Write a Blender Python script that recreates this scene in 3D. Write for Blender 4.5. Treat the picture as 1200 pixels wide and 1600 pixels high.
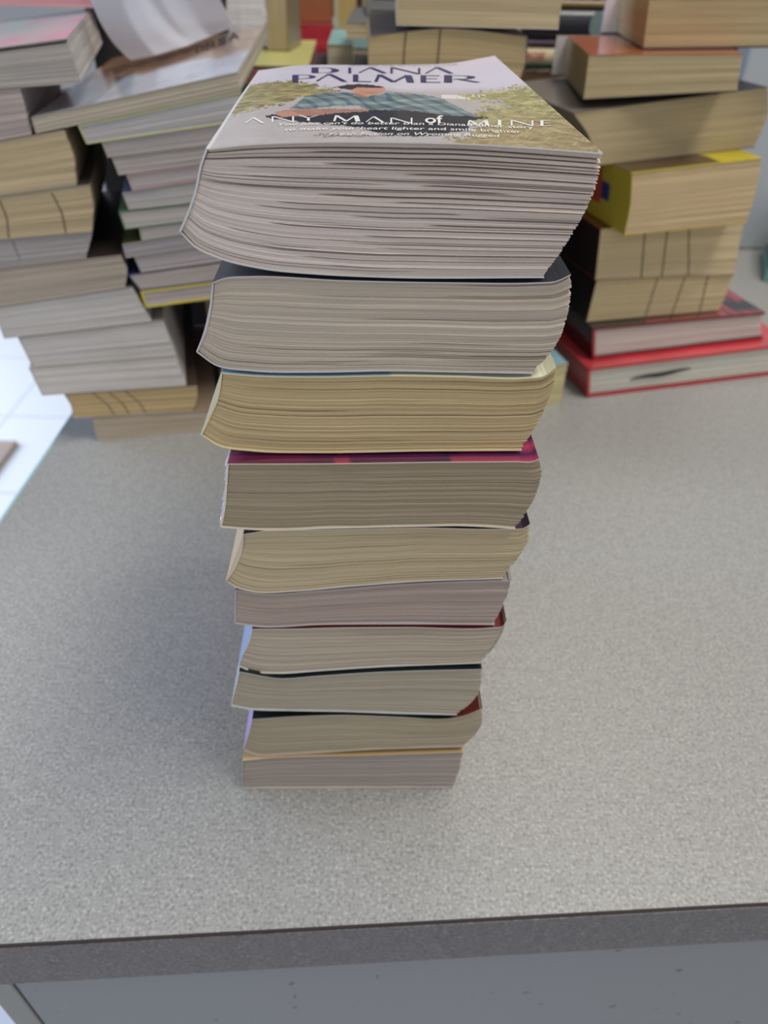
import bpy, math, random
import numpy as np
from mathutils import Matrix, Vector

for o in list(bpy.data.objects):
    bpy.data.objects.remove(o, do_unlink=True)
scene = bpy.context.scene
COL = scene.collection
rad = math.radians

def lin(c):
    return tuple((x / 12.92 if x <= 0.04045 else ((x + 0.055) / 1.055) ** 2.4) for x in [v / 255.0 for v in c])

# ------------------------------------------------------------------ camera
cam_data = bpy.data.cameras.new('camera')
cam = bpy.data.objects.new('camera', cam_data)
COL.objects.link(cam)
cam_data.sensor_fit = 'VERTICAL'
cam_data.sensor_height = 36.0
cam_data.sensor_width = 27.0
cam_data.lens = 36.0 * 1150.0 / 1600.0
cam_data.clip_start = 0.01
PITCH, ROLL = rad(38.3), rad(1.5)
fwd = Vector((0, math.cos(PITCH), -math.sin(PITCH)))
up0 = Vector((0, math.sin(PITCH), math.cos(PITCH)))
rt0 = Vector((1, 0, 0))
rt = rt0 * math.cos(ROLL) + up0 * math.sin(ROLL)
upv = up0 * math.cos(ROLL) - rt0 * math.sin(ROLL)
m = Matrix((rt, upv, -fwd)).transposed().to_4x4()
m.translation = Vector((0, 0, 0.332))
cam.matrix_world = m
cam_data.dof.use_dof = True
cam_data.dof.focus_distance = 0.225
cam_data.dof.aperture_fstop = 12.5
scene.camera = cam

# ------------------------------------------------------------------ light
world = bpy.data.worlds.new('world')
scene.world = world
world.use_nodes = True
bg = world.node_tree.nodes['Background']
bg.inputs[0].default_value = (0.87, 0.94, 1.06, 1)
bg.inputs[1].default_value = 0.27

def area(name, loc, target, sx, sy, power, color):
    d = bpy.data.lights.new(name, 'AREA')
    d.shape = 'RECTANGLE'; d.size = sx; d.size_y = sy; d.energy = power; d.color = color
    o = bpy.data.objects.new(name, d); COL.objects.link(o)
    o.location = loc
    o.rotation_euler = (Vector(target) - Vector(loc)).to_track_quat('-Z', 'Y').to_euler()
    return o
area('ceiling_light_right', (0.75, 0.15, 2.1), (0.1, 0.35, 0.0), 1.2, 0.5, 31.0, (1.0, 0.955, 0.89))
area('ceiling_light_back', (0.3, 1.6, 2.1), (0.05, 0.5, 0.0), 1.4, 0.5, 13.0, (1.0, 0.97, 0.93))
area('window_light', (-2.3, 1.1, 0.75), (-0.2, 0.75, -0.1), 1.6, 1.5, 44.0, (0.52, 0.68, 1.0))
area('window_light_floor', (-2.2, 2.0, -0.25), (-1.3, 2.0, -0.9), 1.6, 0.8, 17.0, (0.86, 0.92, 1.0))

area('front_fill_light', (0.1, -1.7, 1.0), (0.0, 0.4, 0.15), 2.2, 1.2, 11.0, (1.0, 0.96, 0.92))  # added fill behind the camera to brighten the book fronts

vs = scene.view_settings
vs.view_transform = 'Standard'
vs.look = 'None'
vs.gamma = 1.0
vs.use_curve_mapping = False
vs.exposure = 0.0

# ------------------------------------------------------------------ materials
def newmat(name):
    mt = bpy.data.materials.new(name); mt.use_nodes = True
    nt = mt.node_tree
    return mt, nt, nt.nodes['Principled BSDF']

def N(nt, t, **kw):
    n = nt.nodes.new(t)
    for k, v in kw.items():
        setattr(n, k, v)
    return n

def flat(name, rgb, rough=0.5, noise=0.0, scale=40.0, spec=0.5):
    mt, nt, b = newmat(name)
    c = lin(rgb)
    b.inputs['Roughness'].default_value = rough
    b.inputs['Specular IOR Level'].default_value = spec
    if noise:
        tc = N(nt, 'ShaderNodeTexCoord'); nz = N(nt, 'ShaderNodeTexNoise')
        nz.inputs['Scale'].default_value = scale; nz.inputs['Detail'].default_value = 4
        nt.links.new(tc.outputs['Object'], nz.inputs['Vector'])
        r = N(nt, 'ShaderNodeMapRange')
        r.inputs['From Min'].default_value = 0.3; r.inputs['From Max'].default_value = 0.7
        r.inputs['To Min'].default_value = 1 - noise; r.inputs['To Max'].default_value = 1 + noise
        nt.links.new(nz.outputs['Fac'], r.inputs['Value'])
        vm = N(nt, 'ShaderNodeVectorMath', operation='SCALE')
        vm.inputs[0].default_value = c
        nt.links.new(r.outputs[0], vm.inputs['Scale'])
        nt.links.new(vm.outputs[0], b.inputs['Base Color'])
    else:
        b.inputs['Base Color'].default_value = (*c, 1)
    return mt

def page_material():
    mt, nt, b = newmat('page_edges')
    b.inputs['Roughness'].default_value = 0.85
    b.inputs['Specular IOR Level'].default_value = 0.15
    col = N(nt, 'ShaderNodeAttribute', attribute_name='Col')
    st = N(nt, 'ShaderNodeAttribute', attribute_name='st')
    def streak(sx, sy, det):
        mp = N(nt, 'ShaderNodeMapping'); mp.inputs['Scale'].default_value = (sx, sy, 1)
        nz = N(nt, 'ShaderNodeTexNoise'); nz.inputs['Scale'].default_value = 1.0
        nz.inputs['Detail'].default_value = det; nz.inputs['Distortion'].default_value = 0.3
        nt.links.new(st.outputs['Vector'], mp.inputs['Vector']); nt.links.new(mp.outputs[0], nz.inputs['Vector'])
        return nz.outputs['Fac']
    a = streak(18, 2300, 2); c = streak(9, 700, 2); g = streak(2600, 2600, 1)
    s = N(nt, 'ShaderNodeMath', operation='ADD'); nt.links.new(a, s.inputs[0]); nt.links.new(c, s.inputs[1])
    r = N(nt, 'ShaderNodeMapRange')
    r.inputs['From Min'].default_value = 0.7; r.inputs['From Max'].default_value = 1.3
    r.inputs['To Min'].default_value = 0.84; r.inputs['To Max'].default_value = 1.12
    nt.links.new(s.outputs[0], r.inputs['Value'])
    vm = N(nt, 'ShaderNodeVectorMath', operation='SCALE')
    nt.links.new(col.outputs['Color'], vm.inputs[0]); nt.links.new(r.outputs[0], vm.inputs['Scale'])
    nt.links.new(vm.outputs[0], b.inputs['Base Color'])
    h = N(nt, 'ShaderNodeMath', operation='MULTIPLY_ADD'); h.inputs[1].default_value = 0.35
    nt.links.new(g, h.inputs[0]); nt.links.new(s.outputs[0], h.inputs[2])
    bp = N(nt, 'ShaderNodeBump'); bp.inputs['Strength'].default_value = 0.6; bp.inputs['Distance'].default_value = 0.0004
    nt.links.new(h.outputs[0], bp.inputs['Height']); nt.links.new(bp.outputs[0], b.inputs['Normal'])
    return mt

def cover_material(name, rough, coat):
    mt, nt, b = newmat(name)
    col = N(nt, 'ShaderNodeAttribute', attribute_name='Col')
    nt.links.new(col.outputs['Color'], b.inputs['Base Color'])
    b.inputs['Roughness'].default_value = rough
    b.inputs['Coat Weight'].default_value = coat
    b.inputs['Coat Roughness'].default_value = 0.18
    return mt

PAGE = page_material()
COVER = cover_material('printed_cover', 0.38, 0.25)
GLOSS = cover_material('glossy_cover', 0.16, 0.8)

def laminate(name, base, dark, light, rough=0.42):
    mt, nt, b = newmat(name)
    tc = N(nt, 'ShaderNodeTexCoord')
    def nz(scale, det):
        n = N(nt, 'ShaderNodeTexNoise'); n.inputs['Scale'].default_value = scale; n.inputs['Detail'].default_value = det
        nt.links.new(tc.outputs['Object'], n.inputs['Vector']); return n.outputs['Fac']
    r1 = N(nt, 'ShaderNodeValToRGB'); e = r1.color_ramp.elements
    e[0].position = 0.33; e[0].color = (*lin(dark), 1); e[1].position = 0.45; e[1].color = (*lin(base), 1)
    x = r1.color_ramp.elements.new(0.56); x.color = (*lin(base), 1)
    x = r1.color_ramp.elements.new(0.68); x.color = (*lin(light), 1)
    nt.links.new(nz(620, 2), r1.inputs['Fac'])
    r2 = N(nt, 'ShaderNodeMapRange'); r2.inputs['From Min'].default_value = 0.3; r2.inputs['From Max'].default_value = 0.7
    r2.inputs['To Min'].default_value = 0.92; r2.inputs['To Max'].default_value = 1.06
    nt.links.new(nz(150, 3), r2.inputs['Value'])
    vm = N(nt, 'ShaderNodeVectorMath', operation='SCALE')
    nt.links.new(r1.outputs['Color'], vm.inputs[0]); nt.links.new(r2.outputs[0], vm.inputs['Scale'])
    nt.links.new(vm.outputs[0], b.inputs['Base Color'])
    b.inputs['Roughness'].default_value = rough
    b.inputs['Specular IOR Level'].default_value = 0.4
    return mt

LAM = laminate('speckled_laminate', (160, 159, 155), (134, 133, 130), (186, 185, 180))
LAME = laminate('laminate_edge', (104, 100, 101), (85, 82, 83), (125, 122, 121), 0.5)

# ------------------------------------------------------------------ mesh helpers
def mesh_obj(name, verts, faces, mat, parent=None, col=None, st=None, smooth=False):
    me = bpy.data.meshes.new(name)
    me.from_pydata([tuple(map(float, v)) for v in verts], [], faces)
    me.update()
    if col is not None:
        a = me.attributes.new('Col', 'FLOAT_COLOR', 'POINT')
        c = np.ones((len(verts), 4), dtype=np.float32); c[:, :3] = np.asarray(col, dtype=np.float32)
        a.data.foreach_set('color', c.ravel())
    if st is not None:
        a = me.attributes.new('st', 'FLOAT_VECTOR', 'POINT')
        a.data.foreach_set('vector', np.asarray(st, dtype=np.float32).ravel())
    if mat: me.materials.append(mat)
    if smooth:
        me.polygons.foreach_set('use_smooth', [True] * len(me.polygons))
    o = bpy.data.objects.new(name, me); COL.objects.link(o)
    if parent: o.parent = parent
    return o

def thing(name, label, cat, loc=(0, 0, 0), rz=0.0, group=None):
    o = bpy.data.objects.new(name, None); COL.objects.link(o)
    o.location = loc; o.rotation_euler = (0, 0, rz); o.empty_display_size = 0.02
    tag(o, label, cat, group)
    return o

def tag(o, label, cat, group=None):
    o['label'] = label; o['category'] = cat
    if group: o['group'] = group
    return o

def struct(o):
    o['kind'] = 'structure'; return o

def prism(name, quad, z0, z1, mat, parent=None, bevel=0.0):
    """closed prism over a list of (x, y) corners, counter-clockwise"""
    n = len(quad)
    v = [(x, y, z0) for x, y in quad] + [(x, y, z1) for x, y in quad]
    f = [tuple(range(n))[::-1], tuple(range(n, 2 * n))] + [(i, (i + 1) % n, n + (i + 1) % n, n + i) for i in range(n)]
    o = mesh_obj(name, v, f, mat, parent)
    if bevel:
        md = o.modifiers.new('bevel', 'BEVEL'); md.width = bevel; md.segments = 3
    return o

def box(name, x0, x1, y0, y1, z0, z1, mat, parent=None, bevel=0.0):
    return prism(name, [(x0, y0), (x1, y0), (x1, y1), (x0, y1)], z0, z1, mat, parent, bevel)

def spline(pts, n):
    p = np.array(pts, dtype=float)
    if len(p) == 2:
        t = np.linspace(0, 1, n)[:, None]; return p[0] * (1 - t) + p[1] * t
    d = np.r_[0, np.cumsum(np.linalg.norm(np.diff(p, axis=0), axis=1))]; d /= d[-1]
    mk = np.gradient(p, d, axis=0) * 0.85
    out = []
    for x in np.linspace(0, 1, n):
        i = min(np.searchsorted(d, x, side='right') - 1, len(p) - 2); h = d[i + 1] - d[i]; s = (x - d[i]) / h
        out.append((2*s**3-3*s*s+1)*p[i] + (s**3-2*s*s+s)*h*mk[i] + (-2*s**3+3*s*s)*p[i+1] + (s**3-s*s)*h*mk[i+1])
    return np.array(out)

def smooth_noise(n, k, rng):
    a = rng.standard_normal(n + 4 * k)
    ker = np.hanning(2 * k + 1); ker /= ker.sum()
    a = np.convolve(a, ker, 'same')[2*k:2*k+n]
    return a / (a.std() + 1e-9)

# ------------------------------------------------------------------ the book builder
def book(origin, yaw, L, R, T, B, depth, pages, cover, label, spine='left', category='book', group='books',
         name='paperback_book', seed=0, ns=14, nt=24, gap=0.25, groove=0.0, rim=(188, 182, 170), spine_rgb=None,
         marks=(), marks_rgb=(38, 34, 34), th=0.00035, hard=False, mat=None, top_back=None, shear=0.0,
         covf=None, chord=0.0, ragged=0.0, nw=2, fan=True, make_cover=True, back_rgb=None, sheets=()):
    """One book lying flat. L, R, T, B are the left, right, top and bottom outline of the end that faces out,
    as (across, height) points; the book runs `depth` back from it."""
    rng = np.random.default_rng(seed + 11)
    root = thing(name, label, category, (origin[0], origin[1], 0), yaw, group)
    mat = mat or COVER
    Ls, Rs, Ts, Bs = spline(L, nt), spline(R, nt), spline(T, ns), spline(B, ns)
    ins = th * 1.15
    Tp, Bp, Lp, Rp = Ts.copy(), Bs.copy(), Ls.copy(), Rs.copy()
    s = np.linspace(0, 1, ns); t = np.linspace(0, 1, nt)
    H = abs(Ts[:, 1].mean() - Bs[:, 1].mean()); W = abs(Rs[:, 0].mean() - Ls[:, 0].mean())
    S, TT = np.meshgrid(s, t)                                  # nt x ns
    def coons(L, R, T, B):
        P = ((1-TT)[..., None]*T[None] + TT[..., None]*B[None] + (1-S)[..., None]*L[:, None] + S[..., None]*R[:, None]
             - ((1-S)*(1-TT))[..., None]*T[0] - (S*(1-TT))[..., None]*T[-1] - ((1-S)*TT)[..., None]*B[0] - (S*TT)[..., None]*B[-1])
        return P
    P = coons(Ls, Rs, Ts, Bs)
    # inset for the cover boards
    P[..., 1] += (ins * (2 * TT - 1))
    inl = ins if spine == 'left' else 0; inr = ins if spine == 'right' else 0
    over = 0.0015 if hard else 0.0
    if hard:
        inl = (ins if spine == 'left' else over); inr = (ins if spine == 'right' else over)
    P[..., 0] += inl * (1 - S) - inr * S
    # leaf unevenness
    fine = rng.standard_normal(nt); med = smooth_noise(nt, 3, rng)
    dep = (0.00010 * fine + 0.00016 * med)[:, None] * (0.35 + 0.65 * S)
    dep = dep + 0.00012 * smooth_noise(ns, max(2, ns // 9), rng)[None] * np.ones((nt, 1))
    bright = 1 + (0.045 * rng.standard_normal(nt) + 0.03 * med)[:, None] * (0.4 + 0.6 * S)
    if groove > 0:
        k = int(nt * 0.085 * min(groove, 2))
        for _ in range(k):
            r = rng.integers(2, nt - 2); a = rng.uniform(-0.3, 0.75); w_ = rng.uniform(0.2, 0.9)
            amp = rng.uniform(0.3, 1.0) * 0.0009 * groove
            prof = np.clip((s - a) / 0.15, 0, 1) * (1 if rng.random() < 0.6 else np.clip((a + w_ - s) / 0.1, 0, 1))
            dep[r] += amp * prof
            bright[r] *= (1 - 0.10 * min(groove, 1.5) * prof)  # groove shade painted into the page colour
            bright[r - 1] *= 1 + 0.10 * prof  # ridge beside the groove painted lighter, as if catching light
    for (tr, a, b_, wd, amp) in sheets:                        # open gaps between sheets, their shade also painted in
        r = int(tr * nt)
        prof = np.clip((s - a) / 0.12, 0, 1) * np.clip((b_ - s) / 0.12, 0, 1)
        for q in range(wd):
            dep[r + q] += amp * prof
            bright[r + q] *= (1 - 0.2 * prof)
        dep[max(r - 1, 0)] -= 0.0004 * prof
    dep -= dep.min() * 0.5
    y0 = 0.0005 if hard else 0.0003
    front_y = y0 + dep
    side = (0.00007 * fine + 0.00022 * med)
    Px = P[..., 0] + (-np.abs(side)[:, None] * S ** 12 if spine != 'right' else np.abs(side)[:, None] * (1 - S) ** 12)
    Pz = P[..., 1]
    yb = depth - (0.003 if hard else 0.0002)
    if spine == 'back': yb = depth - th
    slope = (Ts[-1, 1] - Ts[0, 1]) / (Ts[-1, 0] - Ts[0, 0]) if shear else 0.0
    Bx, Bz = Px.copy() + shear * yb, Pz.copy() + slope * shear * yb
    if top_back is not None:
        tb = np.array(top_back)
        du0 = tb[0, 0] - Ts[0, 0]; du1 = tb[-1, 0] - Ts[-1, 0]
        shx = du0 + (du1 - du0) * S
        Bx = Px + shx * (1 - TT)
        zt = np.interp(Bx[0], tb[:, 0], tb[:, 1]) - ins
        Bz = Pz + (zt - Pz[0])[None] * (1 - TT)
    V = np.concatenate([np.stack([Px, front_y, Pz], -1).reshape(-1, 3),
                        np.stack([Bx, np.full_like(Bx, yb), Bz], -1).reshape(-1, 3)])
    n = ns * nt; idx = np.arange(n).reshape(nt, ns)
    F = []
    for i in range(nt - 1):
        for j in range(ns - 1):
            a, b_, c, d = idx[i, j], idx[i + 1, j], idx[i + 1, j + 1], idx[i, j + 1]
            F.append((int(a), int(b_), int(c), int(d))); F.append((int(n + a), int(n + d), int(n + c), int(n + b_)))
    for j in range(ns - 1):
        a, b_ = int(idx[0, j]), int(idx[0, j + 1]); F.append((a, b_, n + b_, n + a))
        a, b_ = int(idx[-1, j]), int(idx[-1, j + 1]); F.append((b_, a, n + a, n + b_))
    for i in range(nt - 1):
        a, b_ = int(idx[i, 0]), int(idx[i + 1, 0]); F.append((b_, a, n + a, n + b_))
        a, b_ = int(idx[i, -1]), int(idx[i + 1, -1]); F.append((a, b_, n + b_, n + a))
    pc = np.array(lin(pages))
    C = bright[..., None] * pc
    for (x, w_, t0, t1, slant) in marks:                       # felt-pen strokes across the page edges
        cx = x + slant * TT
        k = np.clip(1.25 - np.abs(S - cx) / (w_ * 0.5), 0, 1) * ((TT >= t0) & (TT <= t1))
        C = C * (1 - k[..., None]) + np.array(lin(marks_rgb)) * k[..., None]
    C2 = np.ones((nt, ns, 1)) * pc
    stf = np.stack([S * W + seed * 0.37, TT * H + seed * 0.11, np.zeros_like(S)], -1).reshape(-1, 3)
    stb = stf + np.array([depth, 0, 0])
    mesh_obj('page_block', V, F, PAGE, root, np.concatenate([C.reshape(-1, 3), C2.reshape(-1, 3)]), np.concatenate([stf, stb]))
    # ---------------- cover
    if not make_cover: return root
    crgb = np.array(lin(cover)); srgb = np.array(lin(spine_rgb or cover)); brgb = np.array(lin(back_rgb or cover)); rrgb = np.array(lin(rim))
    if spine == 'back':
        v, f, c = [], [], []
        def slab(z_of, s0, s1, y0_, y1_, col):
            base = len(v)
            m_ = 8
            for k in range(m_):
                q = s0 + (s1 - s0) * k / (m_ - 1)
                (x_, za, zb) = z_of(q)
                for yy in (y0_, y1_):
                    for zz in (za, zb):
                        v.append((x_, yy, zz)); c.append(col)
            for k in range(m_ - 1):
                a = base + 4 * k; b_ = a + 4
                f.extend([(a, a + 1, b_ + 1, b_), (a + 2, b_ + 2, b_ + 3, a + 3), (a + 1, a + 3, b_ + 3, b_ + 1), (a, b_, b_ + 2, a + 2)])
            a = base; f.append((a, a + 2, a + 3, a + 1)); a = base + 4 * (m_ - 1); f.append((a, a + 1, a + 3, a + 2))
        tf = lambda q: (np.interp(q, s, Ts[:, 0]), np.interp(q, s, Ts[:, 1]) - th, np.interp(q, s, Ts[:, 1]))
        bf = lambda q: (np.interp(q, s, Bs[:, 0]), np.interp(q, s, Bs[:, 1]), np.interp(q, s, Bs[:, 1]) + th)
        sf = lambda q: (min(Ts[0, 0], Bs[0, 0]) + q * W, np.interp(q, s, Bs[:, 1]), np.interp(q, s, Ts[:, 1]))
        slab(tf, 0, 1, -over, depth, crgb); slab(bf, 0, 1, -over, depth, brgb); slab(sf, -.085, 1, depth - th, depth + .003, srgb)
        mesh_obj('cover', v, f, mat, root, c)
        return root
    nT = 60 if covf else ns
    Tc, Bc, Lc = spline(T, nT), spline(B, ns), (spline(L, nt) if spine == 'left' else spline(R, nt))
    if spine == 'left': Tc = Tc[::-1]
    else: Bc = Bc[::-1]
    path = np.concatenate([Tc, Lc[1:-1], Bc])
    part = np.array([0] * len(Tc) + [1] * (len(Lc) - 2) + [2] * len(Bc))
    par = np.concatenate([np.linspace(1, 0, len(Tc)), np.linspace(0, 1, len(Lc))[1:-1], np.linspace(0, 1, len(Bc))])
    if hard:
        path = path.copy()
        k = 1 if spine == 'left' else -1
        path[0, 0] += 0.003 * k * 0; path[-1, 0] += 0.0
    tan = np.gradient(path, axis=0); tan /= (np.linalg.norm(tan, axis=1)[:, None] + 1e-12)
    sg = 1 if spine == 'left' else -1
    nrm = np.stack([-tan[:, 1], tan[:, 0]], -1) * -sg              # outward
    nrm = np.where((part == 0)[:, None], np.array([0, 1.0]), nrm)
    nrm = np.where((part == 2)[:, None], np.array([0, -1.0]), nrm)
    outer = path.copy(); inner = path - nrm * th
    if chord > 0:
        k = part == 1
        ch = Lc[0] + (Lc[-1] - Lc[0]) * par[k][:, None]
        outer[k] = outer[k] * (1 - chord) + ch * chord
    if ragged > 0:
        k = np.where(part == 1)[0]
        outer[k, 0] -= np.abs(smooth_noise(len(k), 2, rng)) * ragged * sg
    M = len(path); ws = np.linspace(-over if hard else -0.0002, depth, nw)
    tb = np.array(top_back) if top_back is not None else None
    def warp(p, w):
        p = p.copy(); f = w / depth
        p[:, 0] += shear * w; p[:, 1] += slope * shear * w
        if tb is not None:
            h = np.where(part == 0, 1.0, np.where(part == 1, 1 - par, 0.0))
            d0 = tb[0, 0] - Ts[0, 0]; d1 = tb[-1, 0] - Ts[-1, 0]
            uu = np.clip((path[:, 0] - Ts[0, 0]) / (Ts[-1, 0] - Ts[0, 0]), 0, 1)
            nx = p[:, 0] + (d0 + (d1 - d0) * uu) * f * h
            zb = np.interp(nx, tb[:, 0], tb[:, 1]); zf = np.interp(path[:, 0], Ts[:, 0], Ts[:, 1])
            p[:, 1] += (zb - zf) * f * h; p[:, 0] = nx
        return p
    v, c = [], []
    for w in ws:
        o_ = warp(outer, w); i_ = warp(inner, w)
        for q in range(M): v.append((o_[q, 0], w, o_[q, 1]))
        for q in range(M): v.append((i_[q, 0], w, i_[q, 1]))
        for q in range(M):
            base = (crgb, srgb, brgb)[part[q]]
            c.append(covf(part[q], par[q], w / depth, base) if covf else base)
        for q in range(M): c.append(rrgb)
    f = []
    for k in range(nw - 1):
        a = k * 2 * M; b_ = (k + 1) * 2 * M
        for q in range(M - 1):
            f.append((a + q, a + q + 1, b_ + q + 1, b_ + q) if sg < 0 else (a + q, b_ + q, b_ + q + 1, a + q + 1))
            f.append((a + M + q, b_ + M + q, b_ + M + q + 1, a + M + q + 1) if sg < 0 else (a + M + q, a + M + q + 1, b_ + M + q + 1, b_ + M + q))
        for q in (0, M - 1):
            f.append((a + q, b_ + q, b_ + M + q, a + M + q))
    nb = len(v)
    for end, w in ((0, ws[0]), (nw - 1, ws[-1])):
        st_ = len(v)
        for q in range(2 * M):
            v.append(v[end * 2 * M + q])
            c.append(srgb * 0.5 + rrgb * 0.5 if (chord > 0 and part[q % M] == 1 and q < M) else (crgb if (hard and part[q % M] == 0) else (brgb if hard else rrgb)))
        for q in range(M - 1):
            f.append((st_ + q, st_ + q + 1, st_ + M + q + 1, st_ + M + q) if (end == 0) == (sg > 0) else (st_ + q, st_ + M + q, st_ + M + q + 1, st_ + q + 1))
    mesh_obj('cover', v, f, mat, root, c)
    return root

def vnoise(x, y, seed=0):
    """value noise on arrays"""
    xi, yi = np.floor(x).astype(int), np.floor(y).astype(int); xf, yf = x - xi, y - yi
    h = lambda a, b: (np.sin(a * 127.1 + b * 311.7 + seed * 74.7) * 43758.5453) % 1.0
    u, v_ = xf*xf*(3-2*xf), yf*yf*(3-2*yf)
    return (h(xi, yi)*(1-u)+h(xi+1, yi)*u)*(1-v_) + (h(xi, yi+1)*(1-u)+h(xi+1, yi+1)*u)*v_

def in_poly(X, Y, poly):
    r = np.zeros(X.shape, bool); n = len(poly)
    for i in range(n):
        x0, y0 = poly[i]; x1, y1 = poly[(i + 1) % n]
        if y0 == y1: continue
        c = ((y0 > Y) != (y1 > Y)) & (X < (x1 - x0) * (Y - y0) / (y1 - y0) + x0)
        r ^= c
    return r

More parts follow.
